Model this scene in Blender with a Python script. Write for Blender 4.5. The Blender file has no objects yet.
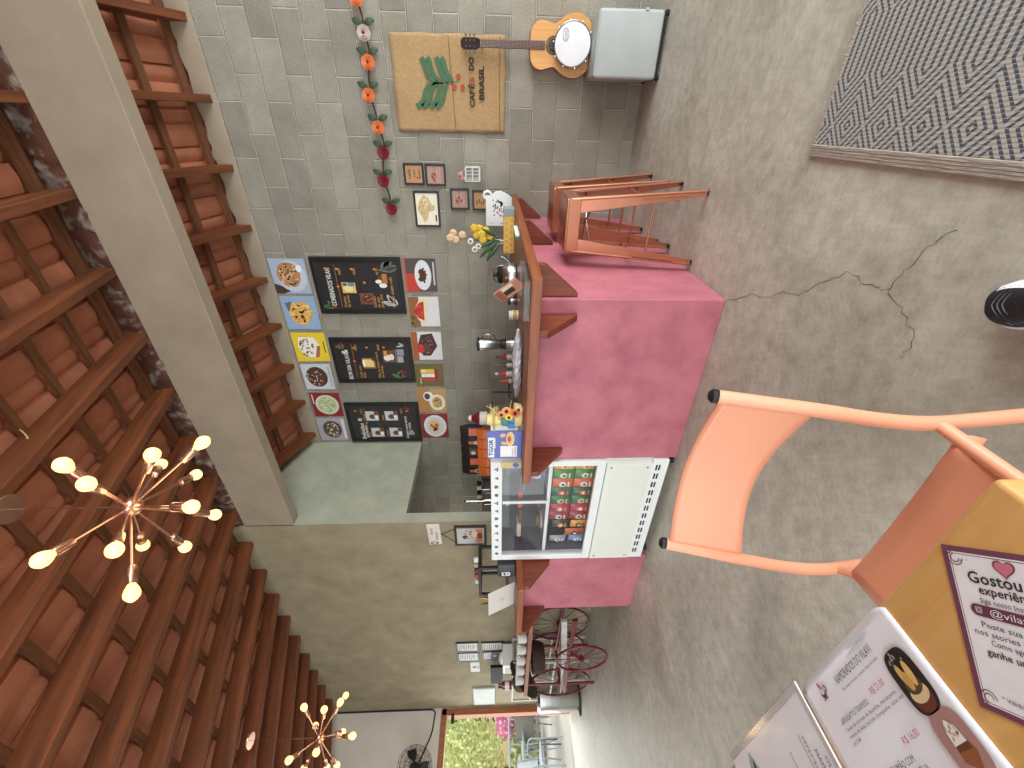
import bpy, bmesh, math, random
from mathutils import Vector, Matrix
random.seed(7)
SC = bpy.context.scene
COL = SC.collection
PI = math.pi
# ------------------------------------------------------------------ camera
CAMZ = 1.25
FPX = 412.626
RX = Vector((0.01907257, -0.04011607, -0.9990168))      # photo right, in world axes
RY = Vector((-0.83980449, -0.54285833, 0.00571403))     # photo down
RF = Vector((-0.54255382, 0.83886562, -0.04396335))     # forward
cd = bpy.data.cameras.new('camera'); cam = bpy.data.objects.new('camera', cd); COL.objects.link(cam)
M3 = Matrix((RX, -RY, -RF)).transposed()
cam.matrix_world = Matrix.Translation((0, 0, CAMZ)) @ M3.to_4x4()
cd.sensor_fit = 'HORIZONTAL'; cd.sensor_width = 36.0; cd.lens = FPX / 1024 * 36.0
cd.clip_start = 0.02; cd.clip_end = 200
SC.camera = cam
# ------------------------------------------------------------------ world, daylight, added fill, exposure
w = bpy.data.worlds.new('sky'); SC.world = w; w.use_nodes = True
bg = w.node_tree.nodes['Background']
bg.inputs[0].default_value = (0.92, 0.97, 1.0, 1); bg.inputs[1].default_value = 1.9
def area(name, loc, rot, sx, sy, power, col):
    l = bpy.data.lights.new(name, 'AREA'); l.shape = 'RECTANGLE'; l.size = sx; l.size_y = sy
    l.energy = power; l.color = col
    o = bpy.data.objects.new(name, l); COL.objects.link(o); o.location = loc; o.rotation_euler = rot
    return o
area('daylight_side', (4.05, 0.9, 1.55), (0, PI/2, 0), 2.6, 5.2, 310, (0.92, 0.985, 1.0))
area('daylight_front', (-2.6, -2.3, 1.3), (PI/2, 0, 0), 9.0, 2.3, 125, (0.92, 0.985, 1.0))
area('daylight_door', (-8.75, 1.95, 1.1), (0, -PI/2, 0), 2.0, 1.6, 30, (0.97, 1.0, 0.98))
area('kitchen_fill', (-6.0, 3.6, 1.6), (0, -PI/2, 0), 1.2, .9, 14, (1.0, 0.99, 0.95))  # fill light added to brighten the kitchen; no window stands here
vs = SC.view_settings
vs.view_transform = 'Standard'; vs.look = 'None'; vs.gamma = 1.0; vs.use_curve_mapping = False
vs.exposure = 0.0

# ------------------------------------------------------------------ helpers
def ray(x, y):
    return RX * ((x - 512) / FPX) + RY * ((y - 384) / FPX) + RF
def atY(x, y, Y):
    v = ray(x, y); return Vector((0, 0, CAMZ)) + v * (Y / v.y)
def atZ(x, y, z):
    v = ray(x, y); return Vector((0, 0, CAMZ)) + v * ((z - CAMZ) / v.z)
def lin(c):
    c /= 255.0
    return c / 12.92 if c <= 0.04045 else ((c + 0.055) / 1.055) ** 2.4
def S(r, g, b): return (lin(r), lin(g), lin(b), 1.0)
MATS = {}
def mat(name, c1, rough=0.6, metal=0.0, c2=None, scale=6.0, bump=0.0, bscale=40.0, stretch=(1, 1, 1), detail=5.0, emit=0.0, lo=0.35, hi=0.65, spec=0.5, rot=(0, 0, 0), tilt=0.0):
    if name in MATS: return MATS[name]
    m = bpy.data.materials.new(name); m.use_nodes = True; MATS[name] = m
    nt = m.node_tree; b = nt.nodes['Principled BSDF']
    b.inputs['Roughness'].default_value = rough; b.inputs['Metallic'].default_value = metal
    b.inputs['Base Color'].default_value = c1
    b.inputs['Specular IOR Level'].default_value = spec
    if emit:
        b.inputs['Emission Color'].default_value = c1; b.inputs['Emission Strength'].default_value = emit
    if c2 is None: c2 = tuple(min(1, v * 0.86) for v in c1[:3]) + (1,)
    tc = nt.nodes.new('ShaderNodeTexCoord'); mp = nt.nodes.new('ShaderNodeMapping')
    mp.inputs['Scale'].default_value = stretch; mp.inputs['Rotation'].default_value = rot
    if tilt:                                   # grain follows a sloping timber
        mp.vector_type = 'TEXTURE'; mp.inputs['Rotation'].default_value = (tilt, 0, 0); mp.inputs['Scale'].default_value = tuple(1 / q for q in stretch)
    nt.links.new(tc.outputs['Object'], mp.inputs['Vector'])
    nz = nt.nodes.new('ShaderNodeTexNoise'); nz.inputs['Scale'].default_value = scale; nz.inputs['Detail'].default_value = detail
    nz.inputs['Roughness'].default_value = 0.6
    nt.links.new(mp.outputs['Vector'], nz.inputs['Vector'])
    rp = nt.nodes.new('ShaderNodeValToRGB')
    rp.color_ramp.elements[0].position = lo; rp.color_ramp.elements[0].color = c2
    rp.color_ramp.elements[1].position = hi; rp.color_ramp.elements[1].color = c1
    nt.links.new(nz.outputs['Fac'], rp.inputs['Fac']); nt.links.new(rp.outputs['Color'], b.inputs['Base Color'])
    if bump:
        n2 = nt.nodes.new('ShaderNodeTexNoise'); n2.inputs['Scale'].default_value = bscale; n2.inputs['Detail'].default_value = 6
        nt.links.new(mp.outputs['Vector'], n2.inputs['Vector'])
        bp = nt.nodes.new('ShaderNodeBump'); bp.inputs['Strength'].default_value = bump; bp.inputs['Distance'].default_value = 0.01
        nt.links.new(n2.outputs['Fac'], bp.inputs['Height']); nt.links.new(bp.outputs['Normal'], b.inputs['Normal'])
    return m
def pc(r, g, b, rough=0.55):                     # plain printed or painted colour
    return mat('paint_%d_%d_%d_%d' % (r, g, b, int(rough * 100)), S(r, g, b), rough, scale=30, c2=S(r * .96, g * .96, b * .96))
def glassmat(name, tint=(1, 1, 1, 1), fac=0.10, rough=0.02):
    if name in MATS: return MATS[name]
    m = bpy.data.materials.new(name); m.use_nodes = True; MATS[name] = m
    nt = m.node_tree; nt.nodes.remove(nt.nodes['Principled BSDF'])
    t = nt.nodes.new('ShaderNodeBsdfTransparent'); t.inputs[0].default_value = tint
    g = nt.nodes.new('ShaderNodeBsdfGlossy'); g.inputs['Roughness'].default_value = rough
    fr = nt.nodes.new('ShaderNodeLayerWeight'); fr.inputs['Blend'].default_value = .5
    pw = nt.nodes.new('ShaderNodeMath'); pw.operation = 'POWER'; pw.inputs[1].default_value = 4.0; nt.links.new(fr.outputs['Facing'], pw.inputs[0])
    mx = nt.nodes.new('ShaderNodeMath'); mx.operation = 'MULTIPLY_ADD'; mx.inputs[1].default_value = .5; mx.inputs[2].default_value = fac * .45
    nt.links.new(pw.outputs[0], mx.inputs[0])
    ms = nt.nodes.new('ShaderNodeMixShader'); nt.links.new(mx.outputs[0], ms.inputs[0])
    nt.links.new(t.outputs[0], ms.inputs[1]); nt.links.new(g.outputs[0], ms.inputs[2])
    nt.links.new(ms.outputs[0], nt.nodes['Material Output'].inputs['Surface'])
    return m

class MB:
    """collects shapes, then links them as ONE mesh object"""
    def __init__(s): s.v = []; s.f = []; s.m = []; s.k = 0
    def mat(s, k): s.k = k; return s
    def add(s, vs, fs):
        o = len(s.v); s.v += [Vector(p) for p in vs]; s.f += [tuple(i + o for i in f) for f in fs]; s.m += [s.k] * len(fs); return s
    def box(s, x0, x1, y0, y1, z0, z1, M=None):
        vs = [Vector((x, y, z)) for x in (x0, x1) for y in (y0, y1) for z in (z0, z1)]
        if M is not None: vs = [M @ p for p in vs]
        return s.add(vs, [(0, 1, 3, 2), (4, 6, 7, 5), (0, 4, 5, 1), (2, 3, 7, 6), (0, 2, 6, 4), (1, 5, 7, 3)])
    def rbox(s, x0, x1, y0, y1, z0, z1, r=0.01, seg=3, M=None):
        bm = bmesh.new(); bmesh.ops.create_cube(bm, size=1)
        for q in bm.verts:
            q.co = Vector((x0 + (q.co.x + .5) * (x1 - x0), y0 + (q.co.y + .5) * (y1 - y0), z0 + (q.co.z + .5) * (z1 - z0)))
        bmesh.ops.bevel(bm, geom=list(bm.edges), offset=r, segments=seg, affect='EDGES', profile=0.5)
        bm.verts.ensure_lookup_table()
        vs = [q.co.copy() if M is None else M @ q.co for q in bm.verts]; fs = [[q.index for q in f.verts] for f in bm.faces]
        bm.free(); return s.add(vs, fs)
    def prism(s, pts, d):                         # polygon (3D points) pushed along d
        n = len(pts); d = Vector(d); pts = [Vector(p) for p in pts]
        return s.add(pts + [p + d for p in pts], [tuple(range(n - 1, -1, -1)), tuple(range(n, 2 * n))] + [(i, (i + 1) % n, n + (i + 1) % n, n + i) for i in range(n)])
    def poly(s, pts): return s.add(pts, [tuple(range(len(pts)))])
    def tube(s, pts, r, n=8, closed=False, cap=True):
        pts = [Vector(p) for p in pts]; N = len(pts)
        rs = r if isinstance(r, (list, tuple)) else [r] * N
        vs = []; prev = None
        for i, p in enumerate(pts):
            if closed: t = pts[(i + 1) % N] - pts[i - 1]
            else: t = pts[min(i + 1, N - 1)] - pts[max(i - 1, 0)]
            t = t.normalized() if t.length > 1e-9 else Vector((0, 0, 1))
            if prev is None:
                a = Vector((0, 0, 1)) if abs(t.z) < .9 else Vector((1, 0, 0))
                u = t.cross(a).normalized()
            else:
                u = (prev - t * prev.dot(t)); u = u.normalized() if u.length > 1e-6 else t.orthogonal().normalized()
            prev = u; q = t.cross(u)
            for k in range(n):
                a = 2 * PI * k / n; vs.append(p + (u * math.cos(a) + q * math.sin(a)) * rs[i])
        fs = []
        for i in range(N if closed else N - 1):
            j = (i + 1) % N
            for k in range(n): fs.append((i * n + k, i * n + (k + 1) % n, j * n + (k + 1) % n, j * n + k))
        if cap and not closed: fs += [tuple(range(n - 1, -1, -1)), tuple(range((N - 1) * n, N * n))]
        return s.add(vs, fs)
    def cyl(s, a, b, r, r2=None, n=20): return s.tube([a, b], [r, r if r2 is None else r2], n)
    def lathe(s, prof, c=(0, 0, 0), n=24, M=None, axis=None):    # prof: (radius, height)
        vs = []; c = Vector(c); R = Matrix.Identity(3) if axis is None else Vector((0, 0, 1)).rotation_difference(Vector(axis)).to_matrix()
        for r, h in prof:
            for k in range(n):
                a = 2 * PI * k / n; vs.append(c + R @ Vector((r * math.cos(a), r * math.sin(a), h)))
        fs = []
        for i in range(len(prof) - 1):
            for k in range(n): fs.append((i * n + k, i * n + (k + 1) % n, (i + 1) * n + (k + 1) % n, (i + 1) * n + k))
        fs += [tuple(range(n - 1, -1, -1)), tuple(range((len(prof) - 1) * n, len(prof) * n))]
        return s.add(vs, fs)
    def ball(s, c, r, n=14, sq=(1, 1, 1), axis=None):
        c = Vector(c); prof = [(max(1e-4, r * math.sin(PI * i / n)) , -r * math.cos(PI * i / n)) for i in range(n + 1)]
        o = len(s.v); s.lathe(prof, (0, 0, 0), n + 4, axis=axis)
        for i in range(o, len(s.v)): s.v[i] = c + Vector([s.v[i][k] * sq[k] for k in range(3)])
        return s
    def build(s, name, m, parent=None, smooth=False, bevel=0.0, world=False, shift=None, seg=2):
        me = bpy.data.meshes.new(name); o = bpy.data.objects.new(name, me); COL.objects.link(o)
        off = Vector((0, 0, 0))
        if world and parent is not None:
            p = parent
            while p is not None: off += p.location; p = p.parent
        if shift is not None: off = Vector(shift); o.location = off
        me.from_pydata([tuple(p - off) for p in s.v], [], s.f)
        bm = bmesh.new(); bm.from_mesh(me); bmesh.ops.recalc_face_normals(bm, faces=bm.faces); bm.to_mesh(me); bm.free()
        for q in (m if isinstance(m, (list, tuple)) else [m]): me.materials.append(q)
        me.polygons.foreach_set('material_index', s.m[:len(me.polygons)])
        if smooth:
            me.polygons.foreach_set('use_smooth', [True] * len(me.polygons)); me.set_sharp_from_angle(angle=0.7)
        if parent is not None: o.parent = parent
        if bevel:
            md = o.modifiers.new('bevel', 'BEVEL'); md.width = bevel; md.segments = seg; md.limit_method = 'ANGLE'; md.angle_limit = 0.6
        return o
def tag(o, label, cat, group=None, kind=None):
    o['label'] = label; o['category'] = cat
    if group: o['group'] = group
    if kind: o['kind'] = kind
    return o
def thing(name, label, cat, loc=(0, 0, 0), rz=0.0, group=None):
    o = bpy.data.objects.new(name, None); COL.objects.link(o); o.empty_display_size = 0.05
    o.location = loc; o.rotation_euler = (0, 0, rz); return tag(o, label, cat, group)
def struct(name, mb, m, **k):
    o = mb.build(name, m, **k); o['kind'] = 'structure'; return o
def dup(o, loc=None, parent=None, label=None, rz=None):
    c = o.copy(); COL.objects.link(c)
    if parent is not None: c.parent = parent
    if loc is not None: c.location = loc
    if rz is not None: c.rotation_euler = (0, 0, rz)
    if label: c['label'] = label
    for ch in list(o.children): dup(ch, None, c)
    return c
def lettering(items, m, parent, name='lettering', bold=0.0):
    """items: (text, origin, x axis, y axis, size, width or None, align); flat printed letters, one mesh"""
    mb = MB()
    for (t, o, ux, uy, size, wd, al) in items:
        cu = bpy.data.curves.new('t', 'FONT'); cu.body = t; cu.size = size; cu.resolution_u = 2; cu.offset = bold * size
        ob = bpy.data.objects.new('t', cu); COL.objects.link(ob)
        dg = bpy.context.evaluated_depsgraph_get(); me = bpy.data.meshes.new_from_object(ob.evaluated_get(dg))
        vs = [q.co.copy() for q in me.vertices]; fs = [tuple(p.vertices) for p in me.polygons]
        bpy.data.objects.remove(ob); bpy.data.curves.remove(cu); bpy.data.meshes.remove(me)
        if not vs: continue
        x0 = min(q.x for q in vs); x1 = max(q.x for q in vs); k = 1.0
        if wd: k = wd / max(1e-6, x1 - x0)
        sh = {'l': x0, 'c': (x0 + x1) / 2, 'r': x1}[al]
        o = Vector(o); ux = Vector(ux).normalized(); uy = Vector(uy).normalized()
        mb.add([o + ux * ((q.x - sh) * k) + uy * q.y for q in vs], fs)
    return mb.build(name, m, parent, world=True)
class Print:
    """a flat printed picture in a rectangle: origin (lower left), unit axes, size; shapes in 0..1"""
    def __init__(s, o, ux, uy, w, h, lift=0.0006):
        s.o = Vector(o); s.ux = Vector(ux).normalized(); s.uy = Vector(uy).normalized(); s.w = w; s.h = h
        s.n = s.ux.cross(s.uy).normalized(); s.lift = lift; s.mb = MB(); s.mats = []; s.layer = 0
    def _p(s, u, v): return s.o + s.ux * (u * s.w) + s.uy * (v * s.h) + s.n * (s.lift * (s.layer + 1))
    def poly(s, pts, col, up=True):
        m = pc(*col)
        if m not in s.mats: s.mats.append(m)
        s.mb.mat(s.mats.index(m)); s.mb.poly([s._p(min(1, max(0, u)), min(1, max(0, v))) for u, v in pts])
        if up: s.layer += 0.5
        return s
    def rect(s, u0, v0, u1, v1, col, up=True): return s.poly([(u0, v0), (u1, v0), (u1, v1), (u0, v1)], col, up)
    def ell(s, u, v, a, b, col, rot=0, n=22, jag=0.0, up=True):
        pts = []
        for k in range(n):
            t = 2 * PI * k / n; r = 1 + random.uniform(-jag, jag); x = a * r * math.cos(t); y = b * r * math.sin(t)
            pts.append((u + x * math.cos(rot) - y * math.sin(rot), v + x * math.sin(rot) + y * math.cos(rot)))
        return s.poly(pts, col, up)
    def dots(s, u, v, a, b, col, n, r, jag=0.2):
        for _ in range(n):
            t = random.uniform(0, 2 * PI); q = math.sqrt(random.random())
            s.ell(u + a * q * math.cos(t), v + b * q * math.sin(t), r * random.uniform(.6, 1.3), r * random.uniform(.6, 1.3) * s.w / s.h, col, random.random() * 3, 7, jag, False)
        s.layer += 0.5; return s
    def build(s, parent, name='printed_picture'): return s.mb.build(name, s.mats, parent, world=True)
EX, EY, EZ = Vector((1, 0, 0)), Vector((0, 1, 0)), Vector((0, 0, 1))
# ------------------------------------------------------------------ materials of the room
def brickmat():
    m = bpy.data.materials.new('concrete_blocks'); m.use_nodes = True; nt = m.node_tree; b = nt.nodes['Principled BSDF']
    tc = nt.nodes.new('ShaderNodeTexCoord'); sp = nt.nodes.new('ShaderNodeSeparateXYZ'); cb = nt.nodes.new('ShaderNodeCombineXYZ')
    nt.links.new(tc.outputs['Object'], sp.inputs[0])
    ax = nt.nodes.new('ShaderNodeMath'); ax.operation = 'ADD'; ax.inputs[1].default_value = 0.365 + 0.205 + 0.41 * 40
    az = nt.nodes.new('ShaderNodeMath'); az.operation = 'ADD'; az.inputs[1].default_value = 0.2 * 4 - 0.115
    nt.links.new(sp.outputs['X'], ax.inputs[0]); nt.links.new(sp.outputs['Z'], az.inputs[0])
    nw = nt.nodes.new('ShaderNodeTexNoise'); nw.inputs['Scale'].default_value = 5; nw.inputs['Detail'].default_value = 3
    nt.links.new(tc.outputs['Object'], nw.inputs['Vector'])
    wob = nt.nodes.new('ShaderNodeMath'); wob.operation = 'MULTIPLY_ADD'; wob.inputs[1].default_value = 0.022
    nt.links.new(nw.outputs['Fac'], wob.inputs[0]); nt.links.new(az.outputs[0], wob.inputs[2])
    nt.links.new(ax.outputs[0], cb.inputs['X']); nt.links.new(wob.outputs[0], cb.inputs['Y'])
    br = nt.nodes.new('ShaderNodeTexBrick'); br.offset = 0.44; br.offset_frequency = 2; br.squash = 1.0
    br.inputs['Scale'].default_value = 1.0; br.inputs['Brick Width'].default_value = 0.41; br.inputs['Row Height'].default_value = 0.2
    br.inputs['Mortar Size'].default_value = 0.007; br.inputs['Mortar Smooth'].default_value = 0.5; br.inputs['Bias'].default_value = 0
    br.inputs['Color1'].default_value = S(176, 170, 156); br.inputs['Color2'].default_value = S(156, 150, 138); br.inputs['Mortar'].default_value = S(206, 200, 184)
    nt.links.new(cb.outputs[0], br.inputs['Vector'])
    n1 = nt.nodes.new('ShaderNodeTexNoise'); n1.inputs['Scale'].default_value = 3.0; n1.inputs['Detail'].default_value = 8; n1.inputs['Roughness'].default_value = .7
    n2 = nt.nodes.new('ShaderNodeTexNoise'); n2.inputs['Scale'].default_value = 120; n2.inputs['Detail'].default_value = 3
    for n in (n1, n2): nt.links.new(tc.outputs['Object'], n.inputs['Vector'])
    r1 = nt.nodes.new('ShaderNodeValToRGB'); r1.color_ramp.elements[0].position = .3; r1.color_ramp.elements[0].color = (.72, .71, .69, 1); r1.color_ramp.elements[1].position = .7
    nt.links.new(n1.outputs['Fac'], r1.inputs[0])
    r2 = nt.nodes.new('ShaderNodeValToRGB'); r2.color_ramp.elements[0].position = .3; r2.color_ramp.elements[0].color = (.68, .68, .68, 1); r2.color_ramp.elements[1].position = .6
    nt.links.new(n2.outputs['Fac'], r2.inputs[0])
    x1 = nt.nodes.new('ShaderNodeMix'); x1.data_type = 'RGBA'; x1.blend_type = 'MULTIPLY'; x1.inputs[0].default_value = 1
    x2 = nt.nodes.new('ShaderNodeMix'); x2.data_type = 'RGBA'; x2.blend_type = 'MULTIPLY'; x2.inputs[0].default_value = 1
    nt.links.new(br.outputs['Color'], x1.inputs[6]); nt.links.new(r1.outputs[0], x1.inputs[7])
    nt.links.new(x1.outputs[2], x2.inputs[6]); nt.links.new(r2.outputs[0], x2.inputs[7]); nt.links.new(x2.outputs[2], b.inputs['Base Color'])
    b.inputs['Roughness'].default_value = .9; b.inputs['Specular IOR Level'].default_value = .2
    h = nt.nodes.new('ShaderNodeMath'); h.operation = 'MULTIPLY_ADD'; h.inputs[1].default_value = -1.0
    nt.links.new(br.outputs['Fac'], h.inputs[0])
    hs = nt.nodes.new('ShaderNodeMath'); hs.operation = 'MULTIPLY'; hs.inputs[1].default_value = .25
    nt.links.new(n2.outputs['Fac'], hs.inputs[0]); nt.links.new(hs.outputs[0], h.inputs[2])
    bp = nt.nodes.new('ShaderNodeBump'); bp.inputs['Strength'].default_value = 1; bp.inputs['Distance'].default_value = .022
    nt.links.new(h.outputs[0], bp.inputs['Height']); nt.links.new(bp.outputs[0], b.inputs['Normal'])
    return m
def floormat():
    m = bpy.data.materials.new('polished_concrete'); m.use_nodes = True; nt = m.node_tree; b = nt.nodes['Principled BSDF']
    tc = nt.nodes.new('ShaderNodeTexCoord')
    def noise(sc, det, rg, dist=0.0):
        n = nt.nodes.new('ShaderNodeTexNoise'); n.inputs['Scale'].default_value = sc; n.inputs['Detail'].default_value = det; n.inputs['Roughness'].default_value = rg; n.inputs['Distortion'].default_value = dist
        nt.links.new(tc.outputs['Object'], n.inputs['Vector']); return n
    n1 = noise(1.3, 10, .65, .6); n2 = noise(14, 8, .7); n3 = noise(90, 3, .5)
    r1 = nt.nodes.new('ShaderNodeValToRGB'); e = r1.color_ramp.elements
    e[0].position = .3; e[0].color = S(172, 171, 157); e[1].position = .72; e[1].color = S(220, 218, 205)
    e2 = e.new(.5); e2.color = S(198, 195, 181)
    nt.links.new(n1.outputs['Fac'], r1.inputs[0])
    r2 = nt.nodes.new('ShaderNodeValToRGB'); r2.color_ramp.elements[0].position = .3; r2.color_ramp.elements[0].color = (.70, .69, .67, 1); r2.color_ramp.elements[1].position = .6
    nt.links.new(n2.outputs['Fac'], r2.inputs[0])
    x = nt.nodes.new('ShaderNodeMix'); x.data_type = 'RGBA'; x.blend_type = 'MULTIPLY'; x.inputs[0].default_value = 1.0
    nt.links.new(r1.outputs[0], x.inputs[6]); nt.links.new(r2.outputs[0], x.inputs[7])
    n4 = noise(55, 8, .75); r4 = nt.nodes.new('ShaderNodeValToRGB'); r4.color_ramp.elements[0].position = .3; r4.color_ramp.elements[0].color = (.82, .81, .79, 1); r4.color_ramp.elements[1].position = .6
    n5 = noise(.8, 4, .5, .8); r5 = nt.nodes.new('ShaderNodeValToRGB'); r5.color_ramp.elements[0].position = .36; r5.color_ramp.elements[0].color = (.86, .845, .81, 1); r5.color_ramp.elements[1].position = .52
    nt.links.new(n4.outputs['Fac'], r4.inputs[0]); nt.links.new(n5.outputs['Fac'], r5.inputs[0]); prev = x
    for r in (r4, r5):
        y = nt.nodes.new('ShaderNodeMix'); y.data_type = 'RGBA'; y.blend_type = 'MULTIPLY'; y.inputs[0].default_value = .9
        nt.links.new(prev.outputs[2], y.inputs[6]); nt.links.new(r.outputs[0], y.inputs[7]); prev = y
    nt.links.new(prev.outputs[2], b.inputs['Base Color'])
    mr = nt.nodes.new('ShaderNodeMapRange'); mr.inputs[3].default_value = .38; mr.inputs[4].default_value = .62
    nt.links.new(n1.outputs['Fac'], mr.inputs[0]); nt.links.new(mr.outputs[0], b.inputs['Roughness'])
    b.inputs['Specular IOR Level'].default_value = .35
    bp = nt.nodes.new('ShaderNodeBump'); bp.inputs['Strength'].default_value = .12; bp.inputs['Distance'].default_value = .004
    nt.links.new(n3.outputs['Fac'], bp.inputs['Height']); nt.links.new(bp.outputs[0], b.inputs['Normal'])
    return m
M_BRICK = brickmat(); M_FLOOR = floormat()
M_PLASTER = mat('grey_plaster', S(162, 145, 126), .85, c2=S(146, 131, 112), scale=3, bump=.15, bscale=20, lo=.3, hi=.7)
M_OLIVE = mat('olive_plaster', S(158, 147, 120), .85, c2=S(134, 123, 98), scale=3.5, bump=.12, bscale=14, detail=8, lo=.3, hi=.7)
M_SAGE = mat('sage_plaster', S(180, 180, 160), .8, c2=S(156, 158, 140), scale=4, bump=.08, bscale=14, detail=8, lo=.3, hi=.7)
M_WHITEWALL = mat('white_wall', S(214, 204, 192), .85, c2=S(204, 193, 180), scale=2)
M_PINK = mat('pink_cement', S(196, 116, 128), .6, c2=S(164, 90, 103), scale=5, detail=9, bump=.06, bscale=10, lo=.3, hi=.7)
M_WOOD = mat('counter_wood', S(160, 88, 46), .42, c2=S(112, 54, 26), scale=5, stretch=(.5, 9, 9), detail=7, lo=.3, hi=.7)
M_WOODY = mat('counter_wood_across', S(160, 88, 46), .42, c2=S(112, 54, 26), scale=5, stretch=(9, .5, 9), detail=7, lo=.3, hi=.7)
M_WOODR = mat('red_brown_wood', S(132, 64, 38), .5, c2=S(96, 42, 26), scale=5, stretch=(8, 8, .6), detail=6, lo=.3, hi=.7)
def raftermat(n, t): return mat(n, S(134, 74, 38), .6, c2=S(78, 39, 18), scale=3, stretch=(7, .5, 7), detail=8, lo=.28, hi=.72, bump=.2, bscale=12, tilt=t)
M_RAFTER = raftermat('rafter_wood', math.atan(.285)); M_RAFTERB = raftermat('rafter_wood_back', -math.atan(.37))
M_BATTEN = mat('batten_wood', S(132, 84, 50), .7, c2=S(88, 52, 30), scale=5, stretch=(.6, 8, 8), detail=6, lo=.3, hi=.7)
M_TILE = mat('terracotta_tile', S(200, 130, 96), .75, c2=S(164, 98, 72), scale=4, detail=8, bump=.15, bscale=30, lo=.25, hi=.75)
M_MORTAR = mat('rough_mortar', S(150, 140, 130), .95, c2=S(84, 48, 34), scale=9, bump=.6, bscale=25, lo=.5, hi=.68)
M_BLACK = mat('black_plastic', S(28, 27, 28), .45)
M_BLACKM = mat('black_metal', S(34, 32, 32), .4, .6)
M_WHITEP = mat('white_enamel', S(236, 238, 236), .35, c2=S(228, 231, 229), scale=3)
M_STEEL = mat('stainless_steel', S(200, 200, 198), .25, 1.0, c2=S(180, 180, 178), scale=5, stretch=(1, 1, 20))
M_COPPER = mat('copper_paint', S(194, 132, 104), .3, .7, c2=S(182, 120, 94), scale=4)
M_CLEAR = glassmat('clear_glass'); M_PLASTIC = glassmat('clear_plastic', (.96, .97, .97, 1), .14, .12)

# ------------------------------------------------------------------ room shell
YW, YB, YB2, XC, XD, XR, YF = 4.2, 2.9, 3.02, -3.6, -8.33, 4.1, -2.4
ZB = 3.34                       # underside of the concrete beam
floor = struct('floor', MB().box(-8.45, XR + .1, YF - .1, YW + .2, -.12, 0), M_FLOOR)
struct('wall_back', MB().box(-6.2, XR + .1, YW, YW + .15, 0, 3.66), M_BRICK)
struct('wall_olive', MB().box(XD, XC - .004, YB, YB2, 0, 4.02), M_OLIVE)
# partition returning from the olive wall to the block wall, with a pass-through below
struct('wall_partition', MB().box(XC - .12, XC, YB2, YW, 2.2, 4.1).box(XC - .0035, XC, YB, YB2, 0, ZB - .002), M_SAGE)
struct('wall_kitchen', MB().box(-6.2, -6.05, YB2, YW, 0, 3.9), M_SAGE)
mb = MB()
mb.box(XD - .12, XD, 2.885, YB2, 0, 4.1); mb.box(XD - .12, XD, YF, 2.885, 2.14, 4.1); mb.box(XD - .12, XD, YF, .9, 0, 2.14)
struct('wall_left', mb, M_WHITEWALL)
mb = MB()
mb.box(XR, XR + .12, 3.5, YW, 0, 3.9); mb.box(XR, XR + .12, YF, 3.5, 2.9, 4.0)
struct('wall_right', mb, M_WHITEWALL)
struct('beam', MB().box(XC - .02, XR, YB, YB2, ZB, 3.84), M_PLASTER, bevel=.006)
# lumpy mortar left where the tiles meet the top of the beam
mb = MB(); n = 170; vs = []
for i in range(n + 1):
    x = XC + (XR - XC) * i / n
    for (y, z) in ((YB + .03, 3.82), (YB + .015, 3.845), (YB + .0, 3.89), (YB - .01, 3.95), (YB + .02, 4.06)):
        vs.append((x, y + random.uniform(-.025, .012), z + random.uniform(-.02, .02)))
fs = [(i * 5 + k, (i + 1) * 5 + k, (i + 1) * 5 + k + 1, i * 5 + k + 1) for i in range(n) for k in range(4)]
mb.add(vs, fs); struct('trim_1', mb, M_MORTAR, smooth=True)
# ---- tiled roof: front slope rises to the beam, back slope falls to the block wall
SF, ZF = .285, 3.84             # front slope, rafter underside at the beam
SB, ZK = .37, 3.53              # back slope, rafter underside at the block wall
def zfront(y): return ZF + SF * (y - YB)
def zback(y): return ZK + SB * (YW - y)
ceiling = None
def tiles(mb, x0, x1, ys, zf, up):
    """roman tile courses: ys are the batten lines, each course dips at its lower end"""
    P = .275; prof = []
    for k in range(7): prof.append((k / 6 * .56 * P, -.016 * math.sin(PI * k / 6)))
    for k in range(7): prof.append((.56 * P + k / 6 * .44 * P, .026 - .024 * math.sin(PI * k / 6)))
    xs = []
    n = int((x1 - x0) / P)
    for i in range(n): xs += [(x0 + i * P + a, b) for a, b in prof]
    for (ya, yb) in zip(ys[:-1], ys[1:]):          # ya lower end, yb higher end
        lap = .05 if yb > ya else -.05
        o = []
        for (y, dz) in ((ya - lap * 1.8, .062), (yb - lap * .6, .022), (yb - lap * .6, .046)):
            o += [(x + random.uniform(-.002, .002), y, zf(y) + dz + b) for x, b in xs]
        m = len(xs); fs = [(r * m + i, r * m + i + 1, (r + 1) * m + i + 1, (r + 1) * m + i) for r in range(2) for i in range(m - 1)]
        mb.add(o, fs)
RH, BT = .15, .022              # rafter depth, batten thickness
yfs = [YB - .03] + [YB - .115 - .345 * k for k in range(17)]
ybs = [YW - .03 - .30 * k for k in range(5)]
mb = MB()
zt = lambda y: zfront(y) + RH + BT
tiles(mb, -8.4, 4.1, yfs[::-1], zt, 1)
zt2 = lambda y: zback(y) + RH + BT
tiles(mb, -6.3, 4.1, [YW + .35] + ybs + [2.86], zt2, 1)
ceiling = struct('ceiling', mb, M_TILE, smooth=True)
def beam_between(x, y0, y1, zf, wd, h):
    m = MB(); pts = [(x - wd / 2, y0, zf(y0)), (x - wd / 2, y1, zf(y1)), (x - wd / 2, y1, zf(y1) + h), (x - wd / 2, y0, zf(y0) + h)]
    return m.prism(pts, (wd, 0, 0))
k = 0
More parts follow.
